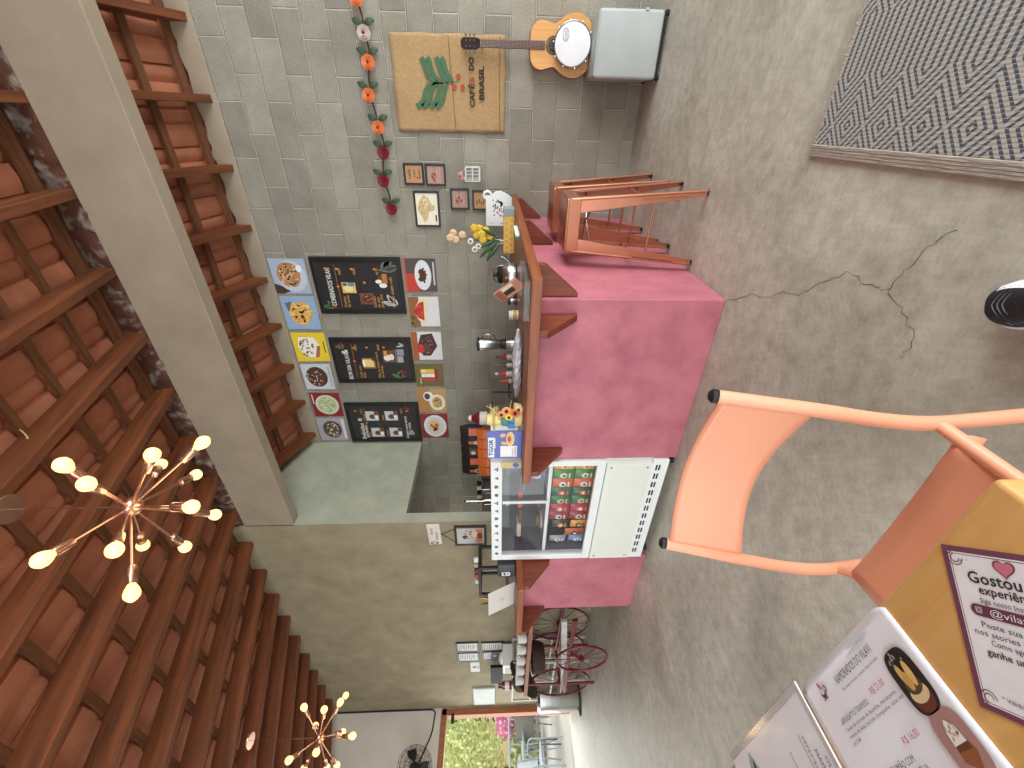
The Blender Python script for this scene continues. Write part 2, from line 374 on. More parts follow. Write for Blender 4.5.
for i in range(-12, 15):
    x = -1.43 - .4915 * i
    if x < -8.3 or x > 4.0: continue
    beam_between(x, YF - .3, YB + .03, zfront, .055, RH).build('rafter', M_RAFTER, ceiling, bevel=.003)
for i in range(-7, 9):
    x = -1.43 - .505 * i
    if x < -5.6 or x > 4.0: continue
    beam_between(x, YB2 - .1, YW + .02, zback, .055, RH).build('rafter', M_RAFTERB, ceiling, bevel=.003)
for y in yfs:
    MB().prism([(-8.33, y - .025, zfront(y - .025) + RH), (-8.33, y + .025, zfront(y + .025) + RH), (-8.33, y + .025, zfront(y + .025) + RH + BT), (-8.33, y - .025, zfront(y - .025) + RH + BT)], (12.4, 0, 0)).build('batten', M_BATTEN, ceiling)
y = YB - .065
MB().box(-8.33, 4.1, y - .02, y + .02, zfront(y) + RH - .002, zfront(y) + RH + BT).build('batten', M_BATTEN, ceiling)
for y in ybs:
    MB().prism([(-6.0, y - .025, zback(y - .025) + RH), (-6.0, y + .025, zback(y + .025) + RH), (-6.0, y + .025, zback(y + .025) + RH + BT), (-6.0, y - .025, zback(y - .025) + RH + BT)], (10.1, 0, 0)).build('batten', M_BATTEN, ceiling)
# ragged plaster filling between the rafters along the top of the block wall
mb = MB(); n = 120; vs = []
for i in range(n + 1):
    x = XC + (XR - XC) * i / n
    for (y, z) in ((YW + .0, 3.50), (YW - .012, 3.535), (YW - .004 , 3.66 + random.uniform(0, .03)), (YW + .1, 3.7)):
        vs.append((x, y + random.uniform(-.004, .004), z))
mb.add(vs, [(i * 4 + k, (i + 1) * 4 + k, (i + 1) * 4 + k + 1, i * 4 + k + 1) for i in range(n) for k in range(3)])
struct('trim_2', mb, M_PLASTER, smooth=True)
# door opening in the far wall: timber frame and stainless closer
door = tag(bpy.data.objects.new('door_1', None), 'wide doorway with a brown timber frame beside the olive wall', 'door', kind='structure'); COL.objects.link(door)
M_FRAME = mat('door_frame_wood', S(170, 104, 66), .55, c2=S(140, 80, 48), scale=5, stretch=(6, 6, .6))
door.location = (XD, 2.8, 0)
MB().box(XD - .13, XD + .02, 2.79, 2.885, 0, 2.14).build('door_jamb', M_FRAME, door, world=True, bevel=.006)
MB().box(XD - .13, XD + .02, .9, 2.885, 2.06, 2.15).build('door_header', M_FRAME, door, world=True, bevel=.006)
MB().box(XD - .13, XD + .02, .9, .99, 0, 2.06).build('door_jamb', M_FRAME, door, world=True, bevel=.006)
MB().rbox(XD + .02, XD + .07, 2.66, 2.80, 1.93, 1.98, .012).build('door_closer', M_BLACK, door, world=True)

# ------------------------------------------------------------------ cracks in the floor (dark dirt lines)
M_CRACK = mat('dirt_in_crack', S(92, 84, 74), .9)
def crack(px):
    pts = [atZ(x, y, .0012) for x, y in px]; mb = MB(); o = []
    fine = []
    for a, b in zip(pts[:-1], pts[1:]):
        for t in (0, .33, .66): fine.append(a.lerp(b, t) + Vector((random.uniform(-.009, .009), random.uniform(-.009, .009), 0)))
    fine.append(pts[-1])
    for i, p in enumerate(fine):
        t = (fine[min(i + 1, len(fine) - 1)] - fine[max(0, i - 1)]).normalized(); q = Vector((-t.y, t.x, 0)) * random.uniform(.0004, .0014)
        o += [p - q, p + q]
    return mb.add(o, [(2 * i, 2 * i + 1, 2 * i + 3, 2 * i + 2) for i in range(len(fine) - 1)])
for px in ([(725, 301), (740, 298), (755, 294), (763, 298), (783, 292), (797, 296), (815, 286), (830, 279), (846, 272), (862, 282), (875, 288), (887, 290), (897, 302), (905, 318), (914, 337), (908, 349), (900, 358)],
           [(887, 290), (896, 280), (908, 266), (925, 250), (940, 239), (958, 230)]):
    crack(px).build('crack', M_CRACK, floor)
# ------------------------------------------------------------------ the pink counter with its wooden top
ZT, TH = 1.078, .052                       # top of the wood, thickness
XS, YFR, XL = -.80, 2.06, -3.80            # wing face, front face, left end
ctr = thing('counter', 'long pink cement counter turning the corner, with a wooden top', 'counter', (-1.6, 2.3, 0))
mb = MB()
MB().box(XL, -3.026, YFR, YFR + .16, 0, ZT - TH).build('pink_body', M_PINK, ctr, world=True, bevel=.006); mb.box(-1.94, XS, YFR, YFR + .16, 0, ZT - TH)      # long front wall, either side of the fridge
mb.box(XS - .16, XS, YFR + .16, YW - .003, 0, ZT - TH)                # side wing
mb.build('pink_body', M_PINK, ctr, world=True, bevel=.006)
mb = MB().box(-1.20, -.60, 1.80, YW - .003, ZT - TH, ZT); mb.build('wooden_top', M_WOODY, ctr, world=True, bevel=.006)
MB().box(-1.2, -.602, 1.796, 1.7995, ZT - TH + .003, ZT - .003).build('edge_strip', M_WOOD, ctr, world=True)
MB().box(-1.90, -1.202, 1.80, 2.42, ZT - TH, ZT - .001).build('wooden_top', M_WOOD, ctr, world=True, bevel=.006)
MB().box(-3.70, -3.03, 1.78, 2.42, ZT - TH, ZT - .001).build('wooden_top', M_WOOD, ctr, world=True, bevel=.006)
for y in (2.11, 3.18, 4.14):
    MB().prism([(XS + .003, y - .02, ZT - TH), (-.625, y - .02, ZT - TH), (-.625, y - .02, ZT - TH - .045), (-.78, y - .02, .80), (XS + .003, y - .02, .80)], (0, .042, 0)).build('bracket', M_WOODR, ctr, world=True, bevel=.004)
for x in (-.92, -1.87, -3.10, -3.79):
    MB().prism([(x, YFR - .003, ZT - TH), (x, 1.83, ZT - TH), (x, 1.83, ZT - TH - .045), (x, YFR - .02, .80), (x, YFR - .003, .80)], (.042, 0, 0)).build('bracket', M_WOODR, ctr, world=True, bevel=.004)
# counter along the block wall and in the kitchen, behind
bk = thing('back_counter', 'low grey work counter along the block wall behind the pink counter', 'counter', (-3, 3.9, 0))
MB().box(-5.9, -1.26, 3.42, YW - .005, 0, .95).build('body', M_SAGE, bk, world=True)
MB().box(-5.95, -1.24, 3.38, YW - .004, .95, .99).build('worktop', mat('grey_stone', S(150, 148, 146), .3, scale=60, c2=S(110, 108, 106)), bk, world=True, bevel=.004)

# ------------------------------------------------------------------ the white display fridge set into the counter
fr = thing('display_fridge', 'white display fridge with glass front set into the pink counter', 'fridge', (-2.5, 2.05, 0))
FX0, FX1, FY, FB, FZ = -3.02, -1.945, 2.04, 2.60, 1.275
mb = MB()
t = .035
mb.box(FX0, FX0 + t, FY + .03, FB, .05, FZ); mb.box(FX1 - t, FX1, FY + .03, FB, .05, FZ)
mb.box(FX0 + t, FX1 - t, FB - t, FB, .05, FZ); mb.box(FX0 + t, FX1 - t, FY + .03, FB - t, FZ - t, FZ); mb.box(FX0 + t, FX1 - t, FY + .03, FB - t, .05, .50)
mb.build('body', M_WHITEP, fr, world=True)
MB().rbox(FX0, FX1, FY, FY + .03, 1.196, FZ, .004).build('header_strip', M_WHITEP, fr, world=True)
mb = MB()
mb.box(FX0, FX1, FY, FY + .03, .485, .545); mb.box(FX1 - .045, FX1, FY, FY + .03, .545, 1.196); mb.box(FX0, FX0 + .055, FY, FY + .03, .545, 1.196)
df = mb.build('door_frame', M_WHITEP, fr, world=True, bevel=.003)
MB().box(FX0 + .055, FX1 - .045, FY + .012, FY + .018, .545, 1.196).build('glass_pane', M_CLEAR, fr, world=True)
MB().rbox(FX0 + .01, FX1 - .02, FY - .012, FY + .03, .165, .482, .005).build('lower_panel', mat('fridge_panel', S(228, 230, 220), .4, scale=2, c2=S(222, 225, 214)), fr, world=True)
mb = MB().box(FX0, FX1, FY, FY + .03, .05, .162); ks = mb.build('kick_strip', M_WHITEP, fr, world=True, bevel=.003)
mb = MB()
for i in range(12):
    x = FX0 + .07 + i * .083
    for d in (0, .02): mb.box(x, x + .05, FY - .002, FY + .003, .105 + d, .117 + d)
mb.build('vent_slots', M_BLACK, fr, world=True)
mb = MB()
for x, z in ((FX0 + .05, .20), (FX1 - .05, .20), (FX0 + .05, .45), (FX1 - .05, .45)): mb.cyl((x, FY - .016, z), (x, FY - .010, z), .007)
mb.build('screw_heads', M_STEEL, fr, world=True)
mb = MB()
for x in (FX0 + .05, FX1 - .05):
    for y in (FY + .06, FB - .06): mb.cyl((x, y, 0), (x, y, .05), .025)
mb.build('feet', M_BLACK, fr, world=True)
# pictograms on the header strip
P = Print((FX0 + .06, FY - .001, 1.205), EX, EZ, FX1 - FX0 - .1, .06)
for i in range(12):
    u = .03 + i * .086
    k = i % 4; c = (120, 122, 124)
    if k == 0: P.ell(u, .5, .016, .24, c, up=False); P.ell(u, .55, .008, .1, (236, 238, 236), up=False)
    elif k == 1: P.rect(u - .014, .3, u + .014, .55, c, False); P.ell(u, .62, .018, .14, c, up=False)
    elif k == 2: P.poly([(u - .018, .3), (u + .018, .3), (u, .75)], c, False)
    else: P.rect(u - .018, .3, u + .018, .5, c, False); P.rect(u - .006, .5, u + .006, .78, c, False)
P.build(fr, 'food_pictograms')
M_INNER = mat('fridge_inside', S(206, 208, 214), .5)
M_DIMMED = mat('fridge_dimmed_inside', S(104, 106, 120), .45, c2=S(96, 98, 112), scale=3)  # dimness of the fridge interior put into the colour, divider included
MB().box(FX0 + t, FX1 - t, FB - t - .004, FB - t, .51, FZ - t).build('added_dark_panel', M_DIMMED, fr, world=True)  # thin dark panels added over the white walls to dim the inside
for x in (FX0 + t, FX1 - t - .004): MB().box(x, x + .004, FY + .06, FB - t - .004, .51, FZ - t).build('added_dark_panel', M_DIMMED, fr, world=True)
for i, z in enumerate((.845, 1.03)):
    MB().box(FX0 + t, FX1 - t, FY + .06, FB - t, z, z + .012).build('shelf', M_INNER if i == 0 else M_CLEAR, fr, world=True)
MB().box(-2.395, -2.37, FY + .04, FB - t, .857, 1.235).build('divider', M_DIMMED, fr, world=True); MB().box(-2.396, -2.369, FY + .036, FY + .041, .857, 1.19).build('divider_edge', M_WHITEP, fr, world=True)
MB().box(FX0 + t, FX1 - t, FY + .05, FY + .06, .84, .865).build('shelf_edge', M_WHITEP, fr, world=True)
# snack packets hanging in columns in the lower half
def packet(x, y, z, cols, label, w=.086, h=.15):
    o = thing('snack_packet', label, 'snack packet', (x, y, z), 0, 'snack packets in the fridge')
    mb = MB(); N = 6; vs = []
    for s in (-1, 1):
        for i in range(N + 1):
            for k in range(N + 1):
                u, v = i / N, k / N; puff = .016 * (math.sin(PI * u) * math.sin(PI * v)) ** .6
                vs.append(((u - .5) * w, s * (puff + .001), v * h))
    q = (N + 1) ** 2; fs = []
    for s in (0, 1):
        for i in range(N):
            for k in range(N): fs.append((s * q + i * (N + 1) + k, s * q + (i + 1) * (N + 1) + k, s * q + (i + 1) * (N + 1) + k + 1, s * q + i * (N + 1) + k + 1))
    mb.add(vs, fs).build('bag', pc(*cols[0], .3), o, smooth=True)
    P = Print((x - w * .36, y - .0185, z + h * .18), EX, EZ, w * .72, h * .62)
    P.ell(.5, .55, .42, .28, cols[1], jag=.08); P.ell(.45, .5, .2, .13, cols[2], jag=.1); P.rect(.1, .02, .9, .14, cols[1])
    P.build(o)
    return o
pk = [((226, 176, 50), (240, 220, 150), (190, 60, 40), 'yellow'), ((70, 140, 70), (220, 232, 200), (120, 60, 40), 'light green'), ((214, 96, 50), (240, 236, 230), (60, 60, 60), 'orange and white'),
      ((20, 96, 72), (220, 90, 70), (236, 226, 200), 'dark green'), ((30, 110, 60), (196, 200, 150), (150, 40, 40), 'green'), ((176, 34, 50), (226, 130, 140), (250, 240, 230), 'red'), ((150, 30, 44), (220, 210, 200), (60, 20, 20), 'dark red')]
for i, (a, b_, c_, nm) in enumerate(pk):
    x = -2.085 - i * .09
    for r, wd in ((0, 'lower'), (1, 'upper')):
        packet(x, 2.155, .512 + r * .158, (a, b_, c_), '%s %s snack packet, %s column from the right behind the fridge glass' % (wd, nm, ('first', 'second', 'third', 'fourth', 'fifth', 'sixth', 'seventh')[i]))
packet(-2.72, 2.15, .66, ((40, 34, 36), (230, 150, 40), (240, 220, 180)), 'black and yellow snack packet left of the red packets in the fridge', .08, .13)
packet(-2.72, 2.15, .515, ((226, 150, 40), (60, 40, 40), (240, 220, 180)), 'yellow snack packet below the black one in the fridge', .08, .13)
packet(-2.82, 2.15, .53, ((196, 90, 50), (70, 50, 40), (240, 220, 180)), 'rust coloured snack packet left of the yellow and black pair', .08, .15)
packet(-2.90, 2.15, .515, ((120, 150, 190), (230, 236, 240), (60, 90, 140)), 'pale blue snack packet at the lower left in the fridge', .07, .13)
packet(-2.90, 2.15, .67, ((150, 160, 170), (230, 236, 240), (160, 60, 60)), 'silver snack packet at the upper left of the packet rows', .07, .13)
# desserts and boxes on the two upper levels
def boxthing(name, label, cat, x0, x1, y0, y1, z0, z1, col, face=None, rz=0, grp=None, part='carton', r=.003):
    o = thing(name, label, cat, ((x0 + x1) / 2, (y0 + y1) / 2, z0), rz, grp); w, d, h = x1 - x0, y1 - y0, z1 - z0
    MB().rbox(-w / 2, w / 2, -d / 2, d / 2, 0, h, r, 1).build(part, col if not isinstance(col, tuple) else pc(*col), o)
    if face:
        P = Print((-w / 2 * .86, -d / 2 - .0002, h * .08), EX, EZ, w * .86, h * .84); face(P); ob = P.mb.build('printed_front', P.mats, o)
    return o
def fc(c1, c2): return lambda P: (P.rect(.05, .1, .95, .9, c1), P.ell(.5, .5, .3, .25, c2), P.rect(.2, .78, .8, .86, c2))
boxthing('carton', 'navy blue carton lying deep in the right of the fridge', 'box', -2.22, -2.02, 2.2, 2.5, .858, 1.015, (36, 44, 92), fc((50, 62, 120), (160, 170, 200)))
boxthing('carton', 'small navy carton beside the fridge divider', 'box', -2.34, -2.25, 2.25, 2.5, .858, .99, (30, 38, 84), fc((60, 74, 130), (210, 214, 226)))
boxthing('carton', 'dark blue carton on the top level behind the fridge glass', 'box', -2.33, -2.06, 2.3, 2.5, 1.043, 1.16, (58, 62, 92), fc((74, 80, 120), (120, 126, 160)))
def dish(name, label, cat, c, prof, m, extra=None):
    o = thing(name, label, cat, c); MB().lathe(prof, n=22).build('dish', m, o, smooth=True)
    if extra: extra(o)
    return o
M_CHINA = mat('white_china', S(236, 234, 230), .25)
dish('dessert_bowl', 'small white stemmed dessert bowl on the upper fridge shelf', 'bowl', (-2.56, 2.26, 1.043), [(.03, 0), (.03, .006), (.007, .012), (.007, .05), (.03, .07), (.046, .115), (.043, .115), (.026, .074), (.0005, .066)], M_CHINA)
def cake(o):
    MB().lathe([(.06, .012), (.062, .05), (.055, .06), (.001, .062)], n=20).build('cake', pc(120, 40, 56), o, smooth=True)
    MB().lathe([(.03, .06), (.02, .075), (.001, .085)], n=14).build('topping', pc(230, 214, 206), o, smooth=True)
dish('cake_plate', 'dark red cake on a plate behind the divider in the fridge', 'cake', (-2.6, 2.3, .858), [(.075, 0), (.08, .012), (.001, .011)], M_STEEL, cake)
dish('cake_plate', 'pale cake on a plate at the left of the fridge', 'cake', (-2.84, 2.3, .858), [(.075, 0), (.08, .012), (.001, .011)], M_CHINA, lambda o: MB().lathe([(.055, .012), (.06, .045), (.05, .055), (.001, .056)], n=20).build('cake', pc(112, 84, 60), o, smooth=True))
for i, (c, nm) in enumerate((((40, 34, 40), 'black'), ((216, 70, 96), 'bright pink'), ((90, 34, 40), 'maroon'), ((196, 180, 170), 'beige'))):
    boxthing('sweet_box', nm + ' flat sweet box along the front of the middle fridge shelf', 'sweet box', -2.16 - .17 * i - .15, -2.16 - .17 * i, 2.11, 2.2, 1.043, 1.065 + .01 * (i % 2), c)
boxthing('sweet_box', 'grey sweet tin at the left end of the middle fridge shelf', 'sweet box', -2.93, -2.84, 2.2, 2.32, 1.043, 1.09, (96, 96, 110))

# ------------------------------------------------------------------ copper stools by the counter wing
def make_stool(label, loc):
    s = thing('bar_stool', label, 'stool', loc, 0, 'copper stools at the counter wing')
    h = .812
    MB().rbox(-.155, .155, -.155, .155, h - .022, h, .018, 4).build('seat', M_COPPER, s, smooth=True)
    mb = MB()                                   # pressed skirt under the seat
    for a in range(4):
        R = Matrix.Rotation(a * PI / 2, 4, 'Z')
        mb.rbox(-.152, .152, -.158, -.150, h - .085, h - .012, .003, 2, R)
    mb.build('skirt', M_COPPER, s)
    MB().rbox(-.028, .028, -.009, .009, h - .0005, h + .0012, .0005, 1).build('grip_hole', M_BLACK, s)
    for sx in (-1, 1):
        for sy in (-1, 1):
            t = Vector((sx * .152, sy * .152, h - .03)); f = Vector((sx * .215, sy * .205, .012))
            # folded channel leg: two tapering flanges meeting in a rounded edge
            wt, wb, th = .085, .032, .004; mb = MB()
            for ax in (0, 1):
                d = Vector((-sx, 0, 0)) if ax == 0 else Vector((0, -sy, 0)); nn = Vector((0, -sy, 0)) if ax == 0 else Vector((-sx, 0, 0))
                mb.prism([t, t + d * wt, f + d * wb, f], nn * th)
            L = mb.build('leg', M_COPPER, s, bevel=.002)
            MB().tube([t + Vector((-sx, -sy, 0)) * .004, f + Vector((-sx, -sy, 0)) * .004], [.009, .008], 10).build('edge_roll', M_COPPER, L, smooth=True)
            m = t.lerp(f, .52); m2 = t.lerp(f, .86); d = Vector((-sx, 0, 0)) * .018 + Vector((0, sy, 0)) * .004
            MB().tube([m + d, m2 + d], .006, 8).build('pressed_rib', M_COPPER, L, smooth=True)
            MB().rbox(-.014, .014, -.014, .014, 0, .016, .004, 2, Matrix.Translation((f.x - sx * .014, f.y - sy * .014, 0))).build('rubber_foot', M_BLACK, L)
    zz = .30
    def at(sx, sy, z):
        k = (h - .03 - z) / (h - .042); return Vector((sx * (.152 + .063 * k - .014), sy * (.152 + .053 * k - .014), z))
    for a, b in (((-1, -1), (1, -1)), ((-1, 1), (1, 1)), ((-1, -1), (-1, 1)), ((1, -1), (1, 1))):
        z = zz if a[1] == b[1] else zz + .06
        MB().tube([at(*a, z), at(*b, z)], .007, 8).build('foot_rail', M_COPPER, s, smooth=True)
    for a, b in (((-1, -1), (1, 1)), ((-1, 1), (1, -1))):
        p, q = at(*a, h - .17), at(*b, h - .17)
        MB().tube([p, (p + q) / 2 + Vector((0, 0, .012 if a[1] < 0 else .02)), q], .005, 8).build('cross_brace', M_STEEL, s, smooth=True)
    return s
make_stool('copper metal stool, the nearer of two at the pink counter wing', (-.545, 2.755, 0))
make_stool('copper metal stool, the farther of two, close to the block wall', (-.565, 3.37, 0))

# ------------------------------------------------------------------ grey pouf, guitar and tambourine
M_GREYL = mat('grey_leatherette', S(176, 182, 180), .5, c2=S(166, 172, 170), scale=3, bump=.05, bscale=60)
pf = thing('pouf', 'square pale grey upholstered pouf against the block wall', 'pouf', (.463, 3.985, 0))
MB().rbox(-.205, .195, -.19, .19, .03, .495, .022, 4).build('cushion_body', M_GREYL, pf, smooth=True)
mb = MB(); z = .49
mb.tube([(-.187, -.175, z), (.177, -.175, z), (.177, .175, z), (-.187, .175, z)], .007, 8, True).build('piping', M_GREYL, pf, smooth=True)
MB().rbox(-.20, .19, -.185, .185, .018, .034, .004, 1).build('base_board', M_BLACK, pf)
for sx in (-.19, .18):
    for sy in (-.165, .165): MB().lathe([(.018, 0), (.02, .02)], (sx, sy, 0), 12).build('foot', M_BLACK, pf)
MB().rbox(.184, .2, -.194, -.186, .15, .175, .002, 1).build('cloth_tab', M_GREYL, pf)

def guitar():
    g = thing('guitar', 'acoustic guitar hanging on the block wall above the grey pouf', 'guitar', (.475, 4.12, .44))
    M_SPR = mat('spruce_top', S(222, 164, 96), .35, c2=S(206, 146, 80), scale=5, stretch=(12, 1, .5), lo=.3, hi=.7)
    M_SIDE = mat('guitar_side', S(176, 112, 58), .4)
    prof = [(0, .02), (.06, .022), (.12, .045), (.165, .10), (.178, .16), (.165, .225), (.135, .275), (.118, .31), (.128, .36), (.135, .40), (.122, .445), (.085, .475), (.03, .482)]
    def spl(pr):
        out = []
        for i in range(len(pr) - 1):
            p0 = pr[max(0, i - 1)]; p1 = pr[i]; p2 = pr[i + 1]; p3 = pr[min(len(pr) - 1, i + 2)]
            for k in range(4):
                t = k / 4; out.append(tuple(.5 * ((2 * p1[j]) + (-p0[j] + p2[j]) * t + (2 * p0[j] - 5 * p1[j] + 4 * p2[j] - p3[j]) * t * t + (-p0[j] + 3 * p1[j] - 3 * p2[j] + p3[j]) * t ** 3) for j in (0, 1)))
        return out + [pr[-1]]
    prof = [(x * 1.13, z * 1.07) for x, z in prof]
    half = spl(prof); out = [(x, z) for x, z in half] + [(-x, z) for x, z in reversed(half) if x > .001]
    def body(y0, y1, k=1.0): return MB().prism([(x * k, y0, (z - .25) * k + .25) for x, z in out], (0, y1 - y0, 0))
    body(-.03, .06).build('body', M_SIDE, g, smooth=True)
    body(-.034, -.0305, .985).build('soundboard', M_SPR, g)
    ring = lambda r0, r1, y: MB().add([(r * math.cos(2 * PI * k / 32), y, .335 + r * math.sin(2 * PI * k / 32)) for k in range(32) for r in (r0, r1)], [(2 * k, 2 * k + 1, (2 * k + 3) % 64, (2 * k + 2) % 64) for k in range(32)])
    ring(.044, .060, -.0348).build('rosette', pc(110, 74, 44), g)
    MB().prism([(.042 * math.cos(2 * PI * k / 28), -.0352, .335 + .042 * math.sin(2 * PI * k / 28)) for k in range(28)], (0, .0005, 0)).build('sound_hole', pc(40, 28, 22), g)
    M_NECK = mat('rosewood', S(96, 66, 52), .5)
    MB().prism([(-.028, -.042, .40), (.028, -.042, .40), (.024, -.042, .895), (-.024, -.042, .895)], (0, .022, 0)).build('neck', M_NECK, g, bevel=.003)
    mb = MB()
    for k in range(15):
        z = .895 - .46 * (1 - .5 ** (k / 9.0)) / .69
        if z > .41: mb.box(-.026, .026, -.0425, -.0418, z - .0006, z + .0006)
    mb.build('frets', pc(150, 136, 120), g)
    hd = MB().prism([(-.024, -.03, .90), (.024, -.03, .90), (.036, -.024, .93), (.037, -.012, 1.03), (.02, -.01, 1.05), (-.02, -.01, 1.05), (-.037, -.012, 1.03), (-.036, -.024, .93)], (0, .016, 0)).build('headstock', mat('black_lacquer', S(40, 30, 28), .3), g)
    mb = MB()
    for s in (-1, 1):
        for k in range(3):
            z = .945 + k * .032; mb.cyl((s * .03, -.014, z), (s * .05, -.014, z), .003, n=8); mb.ball((s * .054, -.014, z), .008, 8, (1, .5, 1)); mb.cyl((s * .018, -.032, z), (s * .018, -.02, z), .004, n=8)
    mb.build('tuning_pegs', mat('dull_peg_metal', S(120, 112, 104), .4, .7), hd, smooth=True)
    mb = MB()
    for k in range(6): mb.tube([((k - 2.5) * .0095, -.047, .18), ((k - 2.5) * .0078, -.046, .90)], .0008, 4)
    mb.build('strings', M_STEEL, g)
    MB().rbox(-.07, .07, -.046, -.034, .165, .185, .003, 1).build('bridge', M_NECK, g)
    MB().box(-.02, .02, -.004, .07, .905, .915).build('wall_hanger', M_BLACKM, thing('guitar_hook', 'small black hook on the wall holding the guitar neck', 'hook', (.475, 4.125, .42)))
    return g
guitar()
tb = thing('tambourine', 'round white-skinned tambourine leaning on the guitar body', 'tambourine', (.478, 4.03, .497))
c = Vector((0, 0, .138)); ax = Vector((.0, -1, .12)).normalized()
M_RIM = mat('tambourine_rim', S(150, 152, 156), .3, .8)
MB().lathe([(.138, -.022), (.142, -.022), (.142, .022), (.138, .024), (.132, .018), (.132, -.018)], c, 40, axis=ax).build('rim', M_RIM, tb, smooth=True)
MB().lathe([(.133, .014), (.133, .02), (.12, .0215), (.001, .0225)], c, 40, axis=ax).build('skin', mat('drum_skin', S(232, 232, 236), .45, c2=S(222, 222, 228)), tb, smooth=True)
Rm = Vector((0, 0, 1)).rotation_difference(ax).to_matrix()
for k in range(10):
    a = 2 * PI * k / 10 + .2; p = c + Rm @ Vector((.147 * math.cos(a), .147 * math.sin(a), 0)); d = Rm @ Vector((0, 0, 1))
    MB().tube([p - d * .018, p + d * .02], .0045, 8).build('tension_lug', M_STEEL, tb, smooth=True)
ux = EX; uy = (EZ - ax * EZ.dot(ax)).normalized(); o = tb.location + c + ax * .0235
M_INK = pc(52, 46, 60)
o2 = o + ux * .055 + uy * .055
P = Print(o2 - ux * .04 - uy * .024, ux, uy, .08, .048, .0004); P.ell(.5, .5, .5, .5, (70, 60, 72)); P.ell(.5, .5, .45, .43, (232, 232, 236)); P.build(tb, 'printed_badge')
lettering([('IZZO', o2 + ax * .0014 - uy * .010, ux, uy, .026, .058, 'c')], M_INK, tb)
# ------------------------------------------------------------------ on the block wall
YP = YW - .006
M_FRB = mat('black_frame', S(26, 25, 26), .4)
BXS = [(-1.19, -1.79, 3.075, 2.180), (-2.08, -2.665, 3.073, 2.178), (-2.965, -3.568, 3.087, 2.186)]
def board(i, label, title, prices, draw):
    xr, xl, z1, z0 = BXS[i]; w, h = xr - xl, z1 - z0
    b = thing('menu_board', label, 'menu board', ((xl + xr) / 2, YW, z0), 0, 'black menu boards')
    mb = MB(); f = .042
    mb.box(xl, xr, YW - .035, YW - .002, z0, z0 + f); mb.box(xl, xr, YW - .035, YW - .002, z1 - f, z1); mb.box(xl, xl + f, YW - .035, YW - .002, z0 + f, z1 - f); mb.box(xr - f, xr, YW - .035, YW - .002, z0 + f, z1 - f)
    mb.build('frame', M_FRB, b, world=True, bevel=.004)
    MB().box(xl + f, xr - f, YW - .022, YW - .006, z0 + f, z1 - f).build('panel', mat('menu_panel', S(50, 48, 48), .32, c2=S(44, 42, 42)), b, world=True)
    o = Vector((xl + f, YW - .0222, z0 + f)); W, H = w - 2 * f, h - 2 * f
    P = Print(o, EX, EZ, W, H); P.rect(.06, .765, .94, .77, (190, 120, 60), False); draw(P); P.build(b)
    q = lambda u, v: o + EX * (u * W) + EZ * (v * H) + Vector((0, -.005, 0))
    wt = []
    for (t, u, v, s, wd) in title: wt.append((t, q(u, v), EX, EZ, s, wd, 'c'))
    lettering(wt, pc(236, 232, 226), b, 'title_lettering', .012)
    lettering([(t, q(u, v), EX, EZ, s, None, 'l') for (t, u, v, s) in prices], pc(226, 168, 92), b, 'price_lettering')
def leafspray(P, u, v, col, n=6, s=.06, rot=0.8):
    for k in range(n):
        a = rot + (k % 2) * 1.4 - .7; d = k * s * .2
        P.ell(u + d * math.cos(rot) + .6 * s * math.cos(a), v + (d * math.sin(rot) + .6 * s * math.sin(a)) * .7, s * .62, s * .2, col, a, 12, .05, False)
    P.layer += .5
def d1(P):
    leafspray(P, .04, .86, (86, 120, 70), 6, .1, 1.0); P.dots(.1, .86, .07, .04, (180, 50, 40), 9, .02)
    P.rect(.36, .55, .58, .72, (226, 190, 110)); P.ell(.45, .64, .06, .06, (240, 220, 150), jag=.2); P.rect(.5, .56, .58, .64, (120, 134, 160)); P.ell(.54, .68, .03, .03, (80, 90, 120))
    P.rect(.12, .34, .36, .52, (120, 70, 50)); P.ell(.24, .43, .09, .06, (84, 40, 30), jag=.2); P.dots(.24, .43, .1, .07, (190, 140, 110), 8, .014)
    P.ell(.62, .2, .12, .06, (110, 60, 36)); P.ell(.52, .2, .05, .05, (240, 236, 230)); P.ell(.6, .25, .04, .04, (244, 238, 228)); P.rect(.56, .14, .76, .2, (186, 118, 60))
    leafspray(P, .84, .2, (110, 116, 110), 7, .15, -1.1); leafspray(P, .1, .06, (196, 198, 196), 7, .12, .9)
    for u, v in ((.58, .43), (.85, .74), (.85, .56), (.85, .28), (.86, .88), (.5, .765)): P.ell(u, v, .024, .018, (214, 126, 70), up=False)
def d2(P):
    P.dots(.87, .92, .07, .04, (196, 60, 50), 12, .025); leafspray(P, .80, .9, (90, 120, 74), 4, .08, .3)
    P.rect(.30, .48, .58, .66, (150, 104, 60)); P.rect(.34, .5, .54, .64, (234, 206, 130)); P.ell(.44, .64, .1, .02, (248, 240, 214)); P.ell(.54, .5, .04, .03, (120, 50, 30))
    P.rect(.46, .2, .78, .36, (120, 74, 48)); P.ell(.58, .3, .08, .05, (240, 236, 226)); P.ell(.6, .24, .08, .035, (236, 226, 206)); P.rect(.62, .3, .76, .34, (224, 150, 60))
    P.rect(.46, .08, .62, .16, (170, 170, 172)); P.rect(.64, .06, .8, .16, (150, 150, 154)); P.rect(.46, .17, .8, .185, (120, 120, 126))
    P.dots(.14, .12, .09, .05, (196, 56, 44), 12, .025); leafspray(P, .04, .13, (96, 128, 76), 6, .1, .7); leafspray(P, .88, .06, (210, 210, 210), 4, .07, 1.2)
    for u, v in ((.84, .74), (.85, .33), (.5, .765), (.85, .56)): P.ell(u, v, .024, .018, (214, 126, 70), up=False)
